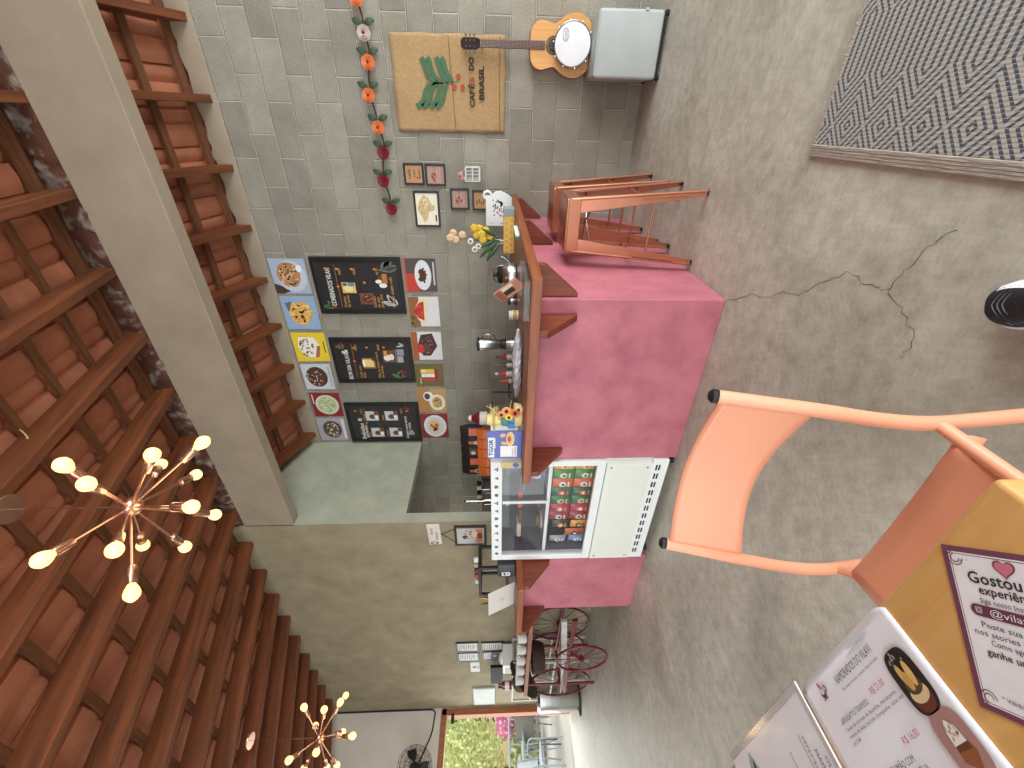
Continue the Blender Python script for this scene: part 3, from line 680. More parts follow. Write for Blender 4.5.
def d3(P):
    for (u, v) in ((.70, .66), (.70, .37), (.20, .62), (.20, .34)):
        P.rect(u - .14, v - .09, u + .14, v + .1, (206, 206, 206)); P.ell(u - .02, v, .07, .05, (96, 70, 60)); P.ell(u, v - .06, .1, .03, (240, 240, 240)); P.rect(u + .02, v - .09, u + .14, v - .03, (130, 74, 50))
    P.dots(.46, .5, .05, .25, (130, 128, 126), 26, .008)
    P.dots(.9, .12, .05, .03, (190, 60, 46), 8, .02); leafspray(P, .1, .08, (190, 190, 190), 5, .08, .5)
    for u, v in ((.86, .9), (.5, .765), (.84, .13)): P.ell(u, v, .024, .018, (214, 126, 70), up=False)
board(0, 'black menu board nearest the right, with gold text and dessert pictures', [('COMBINADOS VILAVI', .48, .83, .07, .40)],
      [('R$29', .74, .70, .032), ('R$26', .74, .52, .032), ('R$32', .74, .24, .032), ('Combo', .06, .70, .04), ('da tarde', .06, .655, .04), ('Combo', .06, .32, .04), ('da casa', .06, .275, .04), ('para dois', .06, .23, .04), ('Combo doce', .06, .08, .042), ('com café', .40, .08, .042)],
      d1)
board(1, 'black menu board in the middle, with a drink picture and gold text', [('BOM DIA VILAVI', .36, .83, .066, .34), ('&', .74, .83, .1, None)],
      [('R$24', .78, .70, .034), ('R$28', .78, .39, .034), ('Café com', .06, .69, .042), ('leite', .06, .645, .042), ('Pão na chapa e suco', .06, .43, .042), ('de laranja', .06, .385, .042)], d2)
board(2, 'black menu board farthest left, with four small drink pictures', [('Bebidas', .24, .82, .07, .26), ('geladas', .24, .775, .05, .2), ('e', .6, .83, .1, None), ('vitaminas e sucos naturais', .34, .15, .05, .36), ('com leite', .3, .1, .05, .2)],
      [('R$12', .78, .80, .034), ('Frappé', .58, .77, .036), ('Shake', .58, .49, .036), ('Café', .08, .73, .036), ('Mocha', .08, .46, .036), ('R$15', .78, .2, .034)], d3)

def poster(x1, x0, z0, z1, label, bgc, draw):
    p = tag(MB().box(x0, x1, YW - .006, YW - .001, z0, z1).build('food_poster', pc(*bgc, .3), shift=((x0 + x1) / 2, YW, z0)), label, 'poster', 'food posters around the menu boards')
    P = Print((x0, YW - .0062, z0), EX, EZ, x1 - x0, z1 - z0); P.rect(0, 0, 1, 1, bgc); draw(P); P.build(p)
def t1(P): P.poly([(0, .78), (.0, 1), (.3, 1), (.1, .5)], (70, 50, 44)); P.ell(.5, .45, .45, .42, (196, 204, 220)); P.ell(.55, .52, .36, .33, (186, 130, 84), jag=.04); P.dots(.55, .52, .32, .3, (226, 190, 140), 40, .04); P.dots(.55, .5, .3, .26, (120, 70, 40), 20, .03); P.ell(.72, .2, .1, .08, (240, 244, 250))
def t2(P): P.poly([(.2, .75), (.8, .9), (.85, .7), (.2, .6)], (100, 104, 116)); P.poly([(.12, .4), (.5, .12), (.85, .3), (.8, .7), (.5, .85), (.2, .75)], (226, 170, 84)); P.dots(.5, .48, .32, .32, (246, 206, 130), 45, .045); P.dots(.5, .48, .32, .32, (200, 134, 60), 16, .03)
def t3(P): P.poly([(.15, .3), (.55, .2), (.85, .35), (.85, .8), (.5, .88), (.15, .7)], (246, 242, 232)); P.dots(.5, .62, .32, .2, (150, 86, 50), 30, .035); P.poly([(.15, .3), (.55, .2), (.55, .3), (.15, .42)], (176, 104, 60)); P.rect(.3, .06, .7, .1, (120, 100, 30))
def t4(P): P.ell(.5, .52, .4, .36, (84, 48, 36)); P.dots(.48, .56, .32, .3, (120, 76, 56), 26, .05); P.dots(.45, .58, .3, .28, (230, 214, 200), 22, .025); P.rect(.1, .04, .9, .1, (170, 172, 178))
def t5(P): P.ell(.5, .48, .42, .4, (220, 218, 196)); P.ell(.5, .48, .36, .33, (190, 200, 150)); P.dots(.5, .48, .3, .28, (150, 164, 100), 30, .03); P.dots(.5, .48, .3, .28, (236, 232, 206), 26, .03); P.rect(.55, .9, .95, .94, (230, 200, 200))
def t6(P): P.ell(.5, .5, .38, .34, (84, 70, 56)); P.dots(.5, .5, .3, .26, (226, 216, 200), 24, .04); P.dots(.5, .5, .3, .26, (130, 96, 60), 20, .04); P.rect(.08, .03, .95, .12, (226, 220, 230))
TX = [(-1.215, -1.575, 3.134, 3.485), (-1.607, -1.983, 3.128, 3.478), (-2.025, -2.383, 3.118, 3.478), (-2.423, -2.767, 3.144, 3.476), (-2.825, -3.17, 3.122, 3.470), (-3.201, -3.56, 3.136, 3.476)]
TD = [((170, 182, 204), t1, 'food poster of a crusty brown bun on grey blue, above the right menu board'), ((150, 176, 210), t2, 'food poster of golden fried bites on pale blue'), ((240, 206, 50), t3, 'bright yellow food poster of a white cream dessert'),
      ((206, 208, 214), t4, 'food poster of a dark chocolate cake on pale grey in the upper row'), ((140, 34, 42), t5, 'dark red food poster with a plate of pale green risotto'), ((176, 168, 178), t6, 'lilac grey food poster with a brown bowl, top row, far left')]
for (x1, x0, z0, z1), (c, d, l) in zip(TX, TD): poster(x1, x0, z0, z1, l, c, d)
def b1(P): P.poly([(0, .55), (.55, .6), (.55, 1), (0, 1)], (196, 60, 44)); P.rect(.0, .94, 1, 1, (200, 90, 60)); P.ell(.5, .42, .46, .26, (228, 228, 232)); P.ell(.5, .46, .2, .14, (74, 36, 28), jag=.1); P.ell(.5, .6, .1, .08, (240, 226, 206)); P.dots(.5, .42, .25, .12, (110, 40, 30), 16, .03); P.rect(.2, .05, .9, .1, (200, 200, 200))
def b2(P): P.rect(0, .66, 1, 1, (150, 96, 56)); P.dots(.2, .85, .18, .12, (90, 110, 50), 12, .04); P.poly([(.1, .5), (.9, .35), (.95, .62), (.5, .86), (.2, .7)], (240, 220, 170)); P.poly([(.2, .52), (.85, .5), (.8, .66), (.5, .88), (.3, .72)], (196, 40, 36)); P.dots(.5, .64, .22, .12, (230, 90, 70), 14, .03)
def b3(P): P.rect(0, .8, 1, 1, (170, 92, 50)); P.poly([(.15, .4), (.5, .15), (.95, .3), (.9, .68), (.5, .82), (.15, .66)], (70, 38, 32)); P.ell(.4, .72, .16, .13, (206, 44, 40), jag=.1); P.dots(.55, .5, .3, .2, (120, 76, 64), 18, .03); P.dots(.55, .5, .3, .2, (226, 200, 180), 8, .015)
def b4(P): P.rect(.25, .2, .4, .75, (190, 60, 44)); P.rect(.42, .2, .58, .78, (240, 236, 224)); P.rect(.6, .2, .78, .8, (236, 190, 60)); P.rect(.25, .2, .78, .32, (150, 40, 30)); P.rect(.62, .62, .76, .8, (246, 220, 120)); P.rect(.1, .8, .4, .84, (200, 190, 150))
def b5(P): P.rect(0, .55, 1, 1, (180, 126, 74)); P.ell(.68, .62, .2, .18, (232, 236, 242)); P.ell(.68, .66, .13, .1, (90, 60, 44)); P.ell(.42, .32, .34, .28, (236, 230, 216)); P.ell(.42, .32, .24, .18, (206, 170, 96), jag=.1); P.dots(.42, .32, .2, .15, (110, 130, 70), 12, .035); P.dots(.42, .32, .2, .15, (220, 90, 50), 6, .03)
def b6(P): P.ell(.5, .48, .46, .42, (232, 230, 230)); P.ell(.5, .48, .36, .33, (214, 210, 212)); P.poly([(.25, .4), (.55, .28), (.75, .45), (.7, .66), (.4, .7)], (230, 190, 120)); P.dots(.5, .5, .2, .16, (190, 60, 40), 12, .045)
BX = [(-1.205, -1.547, 1.834, 2.158), (-1.607, -1.947, 1.834, 2.153), (-2.015, -2.368, 1.838, 2.168), (-2.428, -2.733, 1.843, 2.176), (-2.77, -3.122, 1.838, 2.182), (-3.153, -3.537, 1.84, 2.182)]
BD = [((84, 72, 70), b1, 'dark food poster with a chocolate dessert on a white plate and red napkin'), ((226, 222, 220), b2, 'white food poster with a slice of red-topped cheesecake'), ((222, 218, 216), b3, 'white food poster with chocolate cake and a strawberry'),
      ((110, 96, 54), b4, 'olive brown food poster with layered yellow, white and red slices'), ((198, 150, 96), b5, 'tan food poster with a white cup and a plate of food'), ((140, 44, 44), b6, 'dark red food poster with toast on a white plate, bottom row')]
for (x1, x0, z0, z1), (c, d, l) in zip(BX, BD): poster(x1, x0, z0, z1, l, c, d)

# coffee sack hung flat on the wall
M_JUTE = mat('jute', S(184, 152, 110), .9, c2=S(164, 132, 92), scale=60, detail=4, bump=.5, bscale=220, lo=.3, hi=.7)
sk = thing('coffee_sack', 'flat jute coffee sack with green leaf print pinned on the block wall', 'sack', (.22, YW, 1.15))
sx0, sx1, sz0, sz1 = -.11, .54, 1.143, 2.048; N = 26; vs = []
for i in range(N + 1):
    for k in range(N + 1):
        u, v = i / N, k / N
        e = (.0025 * math.sin(u * 17) if v in (0, 1) else 0); e2 = (.003 * math.sin(v * 19) if u in (0, 1) else 0)
        vs.append((sx0 + (sx1 - sx0) * u + e2, YW - .022 - .004 * math.sin(u * 9 + v * 4) * math.sin(v * 8) - .004 * math.sin(v * 17), sz0 + (sz1 - sz0) * v + e))
mb = MB().add(vs, [(i * (N + 1) + k, (i + 1) * (N + 1) + k, (i + 1) * (N + 1) + k + 1, i * (N + 1) + k + 1) for i in range(N) for k in range(N)])
o = mb.build('cloth', M_JUTE, sk, smooth=True, world=True); md = o.modifiers.new('thick', 'SOLIDIFY'); md.thickness = .006; md.offset = -1
YS = YW - .0345
mb = MB().tube([(sx0 + .01, YS + .003, 1.56), (0.2, YS + .003, 1.575), (sx1 - .01, YS + .003, 1.59)], .0025, 5); mb.tube([(sx0 + .01, YS + .003, sz0 + .045), (sx1 - .01, YS + .003, sz0 + .045)], .0025, 5)
mb.build('seam', mat('seam_thread', S(120, 104, 60), .9), sk, world=True)
def spx(x, y):                                  # print position read off the sack
    p = atY(x, y, YS); p.y = YS; return p
k5 = lambda x, y: spx(340 + x / 5.12, y / 5.12)
M_LEAF = mat('green_print', S(74, 110, 80), .9); mb = MB()
def stroke(pts, w0, w1):
    pts = [k5(*p) for p in pts]; n = len(pts); L = []; R = []
    for i, p in enumerate(pts):
        t = (pts[min(i + 1, n - 1)] - pts[max(i - 1, 0)]).normalized(); q = Vector((-t.z, 0, t.x)); ww = (w0 + (w1 - w0) * i / (n - 1)) * (math.sin(PI * min(1, .12 + .88 * (1 - i / (n - 1)) * 1.0)) ** .5 if i > n // 2 else 1)
        L.append(p + q * ww / 2); R.append(p - q * ww / 2)
    mb.add(L + R, [(i, i + 1, n + i + 1, n + i) for i in range(n - 1)])
for d in (0, 30, 75, 103):                        # upper (right) leaf half: curling fingers
    stroke([(415 + d, 292), (428 + d, 318), (437 + d, 350), (450 + d, 385), (475 + d * .96, 408), (500 + d * .7, 420)], .040, .030)
for d in (0, 30, 68, 98):
    stroke([(392 + d, 545), (418 + d, 530), (430 + d, 500), (437 + d, 465), (452 + d * .97, 432), (492 + d * .55, 423)], .040, .030)
stroke([(480, 424), (520, 424), (560, 422), (605, 415)], .012, .008)
mb.build('leaf_print', M_LEAF, sk, world=True)
for (x, y) in ((606, 390), (586, 445), (628, 445)):
    c = k5(x, y); mb = MB(); mb.poly([c + Vector((.019 * math.cos(a * PI / 9), -.0004, .019 * math.sin(a * PI / 9))) for a in range(18)]); mb.build('berry_print', mat('red_print', S(176, 76, 58), .9), sk, world=True)
a = k5(690, 548); b = k5(738, 510); M_PRINT = mat('dark_print', S(56, 44, 36), .9)
lettering([('CAF', a, EX, EZ, .056, .118, 'l'), ('É', a + EX * .126, EX, EZ, .056, .034, 'l'), ('DO', a + EX * .246, EX, EZ, .056, .085, 'l'), ('BRASIL', b, EX, EZ, .056, .222, 'l')], M_PRINT, sk, bold=.035)
lettering([('S', a + EX * .168, EX, EZ, .056, .036, 'l')], mat('red_print', S(176, 76, 58), .9), sk, 'red_letter', .035)

def frame(x0, x1, z0, z1, label, matc, draw, Y=YW, grp=None, bd=.014, name='picture_frame', cat='picture frame'):
    f = thing(name, label, cat, ((x0 + x1) / 2, Y, z0), 0, grp)
    mb = MB(); mb.box(x0, x1, Y - .022, Y - .002, z0, z0 + bd); mb.box(x0, x1, Y - .022, Y - .002, z1 - bd, z1); mb.box(x0, x0 + bd, Y - .022, Y - .002, z0 + bd, z1 - bd); mb.box(x1 - bd, x1, Y - .022, Y - .002, z0 + bd, z1 - bd)
    mb.build('frame', M_FRB, f, world=True, bevel=.002)
    MB().box(x0 + bd, x1 - bd, Y - .014, Y - .004, z0 + bd, z1 - bd).build('print', pc(*matc, .5), f, world=True)
    P = Print((x0 + bd, Y - .0142, z0 + bd), EX, EZ, x1 - x0 - 2 * bd, z1 - z0 - 2 * bd); draw(P); P.build(f)
    return f
def kraft(P):
    for i in range(5): P.ell(random.uniform(.3, .7), .8 - i * .15, .1 + .1 * random.random(), .035, (60, 44, 34), random.uniform(-.4, .4), 12, .2, False)
f = frame(-.532, -.356, 1.870, 2.050, 'small black frame with hand lettering on brown paper, top right of the group', (190, 140, 96), lambda P: P.ell(.3, .3, .05, .05, (60, 44, 34)), bd=.017)
lettering([('café', Vector((-.445, YW - .0155, 1.985)), EX, EZ, .05, .085, 'c'), ('com', Vector((-.44, YW - .0155, 1.945)), EX, EZ, .04, .06, 'c'), ('amor', Vector((-.44, YW - .0155, 1.90)), EX, EZ, .04, .08, 'c')], pc(50, 36, 30), f)
def bricky(P):
    P.rect(0, 0, 1, 1, (160, 140, 130))
    for i in range(6): P.rect(.05, .06 + i * .15, .95, .14 + i * .15, ((190, 110, 96), (176, 150, 140), (206, 140, 120))[i % 3], False)
    P.dots(.4, .6, .25, .2, (206, 80, 80), 12, .05)
frame(-.537, -.358, 1.675, 1.858, 'small black frame with a reddish grey picture below the brown paper one', (150, 130, 120), bricky, bd=.017)
def mapd(P): P.rect(0, 0, 1, 1, (238, 230, 210)); P.poly([(.3, .8), (.5, .95), (.72, .85), (.95, .62), (.85, .4), (.66, .3), (.6, .1), (.45, .2), (.42, .42), (.2, .5), (.08, .65)], (206, 180, 130)); P.poly([(.5, .62), (.8, .7), (.86, .5), (.66, .4)], (224, 206, 160)); P.dots(.5, .6, .3, .25, (160, 130, 84), 12, .02); P.rect(.12, .06, .32, .14, (90, 70, 50))
frame(-.898, -.582, 1.750, 1.986, 'largest black frame of the group, holding a cream and tan map', (238, 230, 210), mapd, bd=.018)
frame(-.738, -.557, 1.469, 1.645, 'small black frame with a reddish grey picture left of the lantern', (150, 130, 120), bricky, bd=.017)
f = frame(-.743, -.570, 1.270, 1.441, 'small black frame with brown paper, lowest, behind the white mug sign', (190, 140, 96), kraft, bd=.017)
# little white wire lantern with a pink bow
ln = thing('wire_lantern', 'small white wire lantern with pink bow hanging on the block wall', 'lantern', (-.43, YW - .06, 1.36)); M_WHM = mat('white_wire', S(226, 226, 222), .5)
mb = MB()
for sx in (-1, 1):
    for sy in (-1, 1): mb.tube([(sx * .055, sy * .05, .01), (sx * .055, sy * .05, .13), (0, 0, .165)], .004, 6)
for z in (.01, .07, .13): mb.tube([(-.055, -.05, z), (.055, -.05, z), (.055, .05, z), (-.055, .05, z)], .004, 6, True)
for x in (-.028, 0, .028): mb.tube([(x, -.05, .01), (x, -.05, .13)], .0025, 5)
mb.build('wire_cage', M_WHM, ln, smooth=True)
MB().tube([(0, 0, .165), (.012, 0, .185), (0, 0, .2), (-.012, 0, .185), (0, 0, .165)], .003, 6).build('ring', M_WHM, ln, smooth=True)
mb = MB(); mb.ball((-.03, -.05, .16), .02, 8, (1.2, .6, .8)); mb.ball((.0, -.055, .165), .02, 8, (1.2, .6, .8)); mb.build('bow', pc(214, 150, 146), ln, smooth=True)
MB().box(-.055, .055, -.05, .05, .0, .008).build('base', M_WHM, ln)
MB().cyl((0, 0, .2), (0, .058, .2), .003, n=6).build('nail', M_STEEL, ln)

# garland of artificial flowers along the top
gl = thing('flower_garland', 'hanging garland of orange and dark red artificial flowers with green leaves', 'garland', (0, YW - .03, 2.22))
vine = [(.78, 2.26), (.711, 2.25), (.62, 2.226), (.523, 2.226), (.43, 2.21), (.347, 2.223), (.24, 2.24), (.132, 2.252), (.02, 2.225), (-.09, 2.212), (-.2, 2.19), (-.279, 2.198), (-.4, 2.225), (-.5, 2.231), (-.62, 2.20), (-.74, 2.188)]
vine = [Vector((x, YW - .03 + .008 * math.sin(i * 2), z)) for i, (x, z) in enumerate(vine)]
MB().tube(vine, .006, 6).build('vine', mat('dark_vine', S(60, 44, 34), .8), gl, smooth=True, world=True)
M_GLEAF = mat('artificial_leaf', S(62, 80, 58), .6)
def leafmesh(mb, p, d, L, W):
    d = d.normalized(); q = d.cross(Vector((0, 1, 0))).normalized(); n_ = Vector((0, -1, 0)); top = []; bot = []
    for i in range(7):
        t = i / 6; ww = W * math.sin(PI * min(1, t * .92 + .04)) ** .8; c = p + d * (L * t) + n_ * (.012 * math.sin(PI * t))
        top.append(c + q * ww / 2 - n_ * .004); bot.append(c - q * ww / 2 - n_ * .004); 
    mid = [p + d * (L * i / 6) + n_ * (.012 * math.sin(PI * i / 6) + .002) for i in range(7)]
    return mb.add(top + mid + bot, [(i, i + 1, 8 + i, 7 + i) for i in range(6)] + [(7 + i, 8 + i, 15 + i, 14 + i) for i in range(6)])
FL = [(.523, 2.226, 'w'), (.347, 2.223, 'o'), (.132, 2.255, 'o'), (-.09, 2.212, 'o'), (-.279, 2.198, 'r'), (-.5, 2.231, 'r'), (-.735, 2.190, 'r'), (.72, 2.25, 'o')]
FC = {'w': ((200, 176, 164), (70, 50, 50)), 'o': ((226, 120, 64), (90, 40, 26)), 'r': ((128, 20, 30), (80, 12, 20))}
for i, (x, z, c) in enumerate(FL):
    c0 = Vector((x, YW - .045, z)); mb = MB()
    for ring, nn, rr, tilt in ((0, 8, .052, .010), (1, 7, .036, .024), (2, 5, .022, .034)):
        for k in range(nn):
            a = 2 * PI * (k + .5 * ring) / nn + i; d = Vector((math.cos(a), 0, math.sin(a))); q = Vector((-d.z, 0, d.x))
            pts = []
            for t, ww in ((.1, .006), (.45, rr * .42), (.85, rr * .40), (1.0, rr * .16)):
                y = -tilt * (1 if t > .2 else .4) - .008 * t * t
                pts.append((c0 + d * rr * t + Vector((0, y, 0)), q * ww))
            mb.add([p + w_ for p, w_ in pts] + [p - w_ for p, w_ in pts], [(j, j + 1, 5 + j, 4 + j) for j in range(3)])
    fl = mb.build('flower', pc(*FC[c][0]), gl, world=True)
    MB().ball(c0 + Vector((0, -.034, 0)), .012, 8).build('flower_centre', pc(*FC[c][1]), fl, smooth=True, world=True)
    for s in (-1, 1):
        lf = MB(); b0 = c0 + Vector((.055, .01, s * .004)); leafmesh(lf, b0, Vector((.35, 0, s * 1.0)), .085, .05); lf.build('leaf', M_GLEAF, gl, smooth=True, world=True)
# ------------------------------------------------------------------ things on the counter wing
def outline(pts, y0, y1): return MB().prism([(x, y0, z) for x, z in pts], (0, y1 - y0, 0))
mg = thing('mug_sign', 'white mug-shaped sign with dark and red drawings leaning at the wall end', 'sign', (-.70, 3.99, ZT))
pts = [(-.155, 0), (.10, 0), (.115, .12), (.125, .17), (.165, .19), (.185, .235), (.15, .275), (.09, .262), (.06, .225), (-.155, .215)]
rt = [(-.13, 0), (.11, 0), (.13, .06), (.155, .11), (.15, .2), (.11, .235), (.045, .24), (.04, .22), (-.13, .21)]
outline([(-.14, 0), (.10, 0), (.135, .05), (.155, .10), (.15, .15), (.12, .18), (.115, .235), (-.14, .235)], -.01, .01).build('board', M_WHITEP, mg, bevel=.004)
MB().tube([(.10, 0, .18 + .0), (.135, 0, .19), (.152, 0, .215), (.14, 0, .245), (.11, 0, .252), (.09, 0, .235)], .013, 8).build('mug_handle', M_WHITEP, mg, smooth=True)
P = Print((-.13, -.0102, .02), EX, EZ, .25, .2)
P.dots(.72, .6, .14, .26, (70, 52, 50), 18, .035); P.dots(.45, .45, .22, .3, (176, 70, 90), 16, .03); P.ell(.5, .25, .09, .05, (150, 50, 66)); P.dots(.4, .2, .25, .1, (150, 50, 66), 8, .03); P.dots(.06, .5, .03, .4, (150, 140, 130), 12, .015)
P.mb.build('printed_drawing', P.mats, mg)
yb = thing('gift_box', 'long yellow honeycomb-patterned box with one grey end, on the counter wing', 'box', (-.765, 3.55, ZT))
MB().rbox(-.19, .10, -.06, .06, 0, .085, .002, 1).build('box_body', mat('yellow_card', S(226, 176, 70), .5, c2=S(218, 168, 62)), yb)
MB().rbox(.1003, .16, -.061, .061, 0, .086, .002, 1).build('grey_end', pc(150, 160, 160), yb)
mb = MB()
for i in range(6):
    for j in range(2):
        cx, cz = -.165 + i * .048 + (.024 if j else 0), .024 + j * .038
        if cx > .09: continue
        ri = [Vector((cx + r * math.cos(k * PI / 3 + PI / 6), -.0606, cz + r * math.sin(k * PI / 3 + PI / 6))) for r in (.021, .0255) for k in range(6)]
        mb.add(ri, [(k, (k + 1) % 6, 6 + (k + 1) % 6, 6 + k) for k in range(6)])
mb.build('honeycomb_pattern', pc(244, 216, 140), yb)
# bouquet in a clear vase
bq = thing('flower_vase', 'clear vase with yellow, white and peach flowers before the wall', 'vase', (-.93, 3.78, ZT))
MB().lathe([(.035, 0), (.04, .004), (.035, .05), (.028, .1), (.036, .16), (.034, .16), (.026, .1), (.033, .05), (.035, .008), (.001, .006)], n=20).build('vase', M_CLEAR, bq, smooth=True)
M_STEM = pc(74, 104, 54); mb = MB()
heads = [(.05, -.02, .20, 'y'), (.10, -.03, .235, 'y'), (.075, -.05, .27, 'y'), (.03, -.05, .26, 'y'), (.11, .0, .29, 'y'), (.06, -.01, .315, 'y'), (.12, -.02, .335, 'y'), (-.03, -.04, .30, 'w'), (-.06, -.03, .335, 'w'), (.01, -.03, .37, 'w'), (.06, -.02, .44, 'p'), (.02, -.03, .50, 'p'), (.07, .0, .52, 'p'), (.04, -.04, .545, 'p')]
for x, y, z, c in heads: mb.tube([(0, 0, .02), (x * .3, y * .3, z * .5), (x, y, z)], .0025, 5)
mb.build('stems', M_STEM, bq, smooth=True)
for x, y, z, c in heads:
    mb = MB(); R = .03 if c != 'w' else .028
    if c == 'w':
        for k in range(9):
            a = 2 * PI * k / 9; mb.ball((x + .018 * math.cos(a), y - .01, z + .018 * math.sin(a)), .0095, 6, (1, .5, 1))
        f = mb.build('white_flower', pc(236, 234, 228), bq, smooth=True); MB().ball((x, y - .016, z), .008, 8).build('flower_centre', pc(110, 90, 60), f, smooth=True)
    else:
        for r, nn in ((R, 6), (R * .62, 5), (R * .2, 1)):
            for k in range(nn):
                a = 2 * PI * k / nn + r * 40; mb.ball((x + r * .55 * math.cos(a), y - .006 * (R - r) * 60 - .004, z + r * .55 * math.sin(a)), r * .5 + .004, 7, (1, .8, 1))
        mb.build('yellow_flower' if c == 'y' else 'peach_flower', pc(230, 190, 60) if c == 'y' else pc(226, 190, 150), bq, smooth=True)
for (x, z, dx, dz) in ((-.02, .12, -.9, .7), (.0, .14, -.8, 1), (-.04, .17, -1, .5), (.02, .16, -.5, 1), (-.03, .2, -1, .9), (.05, .15, .6, 1)):
    lf = MB(); leafmesh(lf, Vector((x, -.03, z)), Vector((dx, -.2, dz)), .14, .03); lf.build('leaf', pc(58, 92, 48), bq, smooth=True)
lt = thing('leaflet_holder', 'clear and teal leaflet stand lying along the edge of the wing', 'leaflet stand', (-.655, 2.95, ZT))
MB().box(-.012, .004, -.17, .17, 0, .022).build('leaflets', pc(96, 160, 170), lt); MB().box(.006, .014, -.18, .1, 0, .026).build('front_card', pc(232, 236, 236), lt); MB().box(-.03, .03, -.19, .19, .0005, .004).build('base', M_PLASTIC, lt)
# steel kettle with a black lid knob
kt = thing('kettle', 'round stainless steel kettle with black lid on the counter wing', 'kettle', (-.97, 2.98, ZT))
MB().lathe([(.07, 0), (.085, .01), (.088, .05), (.075, .095), (.05, .118), (.001, .122)], n=28).build('body', M_STEEL, kt, smooth=True)
MB().lathe([(.064, .108), (.068, .12), (.05, .14), (.001, .146)], n=24).build('lid', M_BLACK, kt, smooth=True)
MB().ball((0, 0, .155), .018, 10).build('knob', M_BLACK, kt, smooth=True)
MB().tube([(.075, 0, .045), (.10, 0, .06), (.125, 0, .09), (.135, 0, .115)], [.012, .010, .008, .007], 10).build('spout', M_STEEL, kt, smooth=True)
MB().tube([(.07 * math.cos(a), .0, .10 + .075 * math.sin(a)) for a in [PI * k / 12 for k in range(13)]], .005, 8).build('handle', M_STEEL, kt, smooth=True)
# tilted card stand
ms = thing('card_stand', 'tilted acrylic stand with brown, peach and black photo cards near the corner', 'card stand', (-.79, 2.26, ZT), -.35)
Mx = Matrix.Translation((0, 0, .035)) @ Matrix.Rotation(-.75, 4, 'Y')
MB().box(-.03, .03, -.06, .06, 0, .006).build('base', M_PLASTIC, ms)
MB().box(-.04, .04, -.004, .004, -.02, .15, Mx).build('card', pc(206, 140, 110), ms)
mb = MB(); mb.box(-.02, .012, -.0052, .0052, .03, .10, Mx); cdk = mb.build('black_card', pc(40, 34, 34), ms)
MB().box(-.038, .038, -.0052, .0052, .105, .145, Mx).build('brown_print', pc(150, 76, 60), ms); MB().box(.016, .036, -.0054, .0054, .02, .095, Mx).build('cream_print', pc(232, 214, 190), ms)
ab = thing('acrylic_tray', 'shallow clear acrylic tray on the corner of the wooden top', 'tray', (-.72, 1.98, ZT))
mb = MB(); mb.box(-.10, .10, -.16, .16, 0, .004)
for a in ((-.10, -.096, -.16, .16), (.096, .10, -.16, .16), (-.096, .096, -.16, -.156), (-.096, .096, .156, .16)): mb.box(*a, .004, .03)
mb.build('tray', glassmat('thin_acrylic', (.97, .98, .98, 1), .05, .05), ab)
def jar(loc, label, body, lid, r=.03, h=.07, grp=None):
    j = thing('jar', label, 'jar', loc, 0, grp)
    MB().lathe([(r * .9, 0), (r, .005), (r, h * .8), (r * .8, h * .9), (r * .8, h)], n=18).build('glass_body', body, j, smooth=True)
    MB().lathe([(r * .86, h * .92), (r * .88, h * .94), (r * .88, h * 1.15), (r * .8, h * 1.18), (.001, h * 1.18)], n=18).build('lid', lid, j, smooth=True)
    return j
jar((-1.07, 2.86, ZT), 'small silver-lidded jar left of the kettle', M_STEEL, M_STEEL, .028, .05)
jar((-1.12, 2.84, ZT), 'small jar with a black lid left of the kettle', M_STEEL, M_BLACK, .03, .055)
j = jar((-1.15, 2.66, ZT), 'small jar with a gold label and white lid left of the black-lidded one', pc(220, 214, 200), pc(230, 228, 222), .034, .055)
MB().lathe([(.0346, .012), (.0346, .036)], n=18).build('gold_label', pc(186, 146, 70), j, smooth=True)
# crumpled clear bag of cups lying on the counter behind the front edge
bgm = MB(); random.seed(11)
N1, N2 = 22, 12; vs = []
for i in range(N1):
    for k in range(N2):
        a = 2 * PI * k / N2; t = i / (N1 - 1); r = .055 * math.sin(PI * min(1, .06 + t * .9)) ** .6 * random.uniform(.75, 1.2)
        vs.append((-.24 + .46 * t, r * 1.3 * math.cos(a), max(.002, .03 + r * .5 * math.sin(a))))
bgm.add(vs, [(i * N2 + k, i * N2 + (k + 1) % N2, (i + 1) * N2 + (k + 1) % N2, (i + 1) * N2 + k) for i in range(N1 - 1) for k in range(N2)] + [tuple(range(N2)), tuple(range((N1 - 1) * N2, N1 * N2))])
bg_ = thing('plastic_bag', 'crumpled whitish plastic bag lying on the front counter near the corner', 'bag', (-1.25, 2.17, ZT))
bgm.build('film', mat('milky_plastic', S(214, 214, 218), .25, c2=S(190, 190, 196), scale=20), bg_)
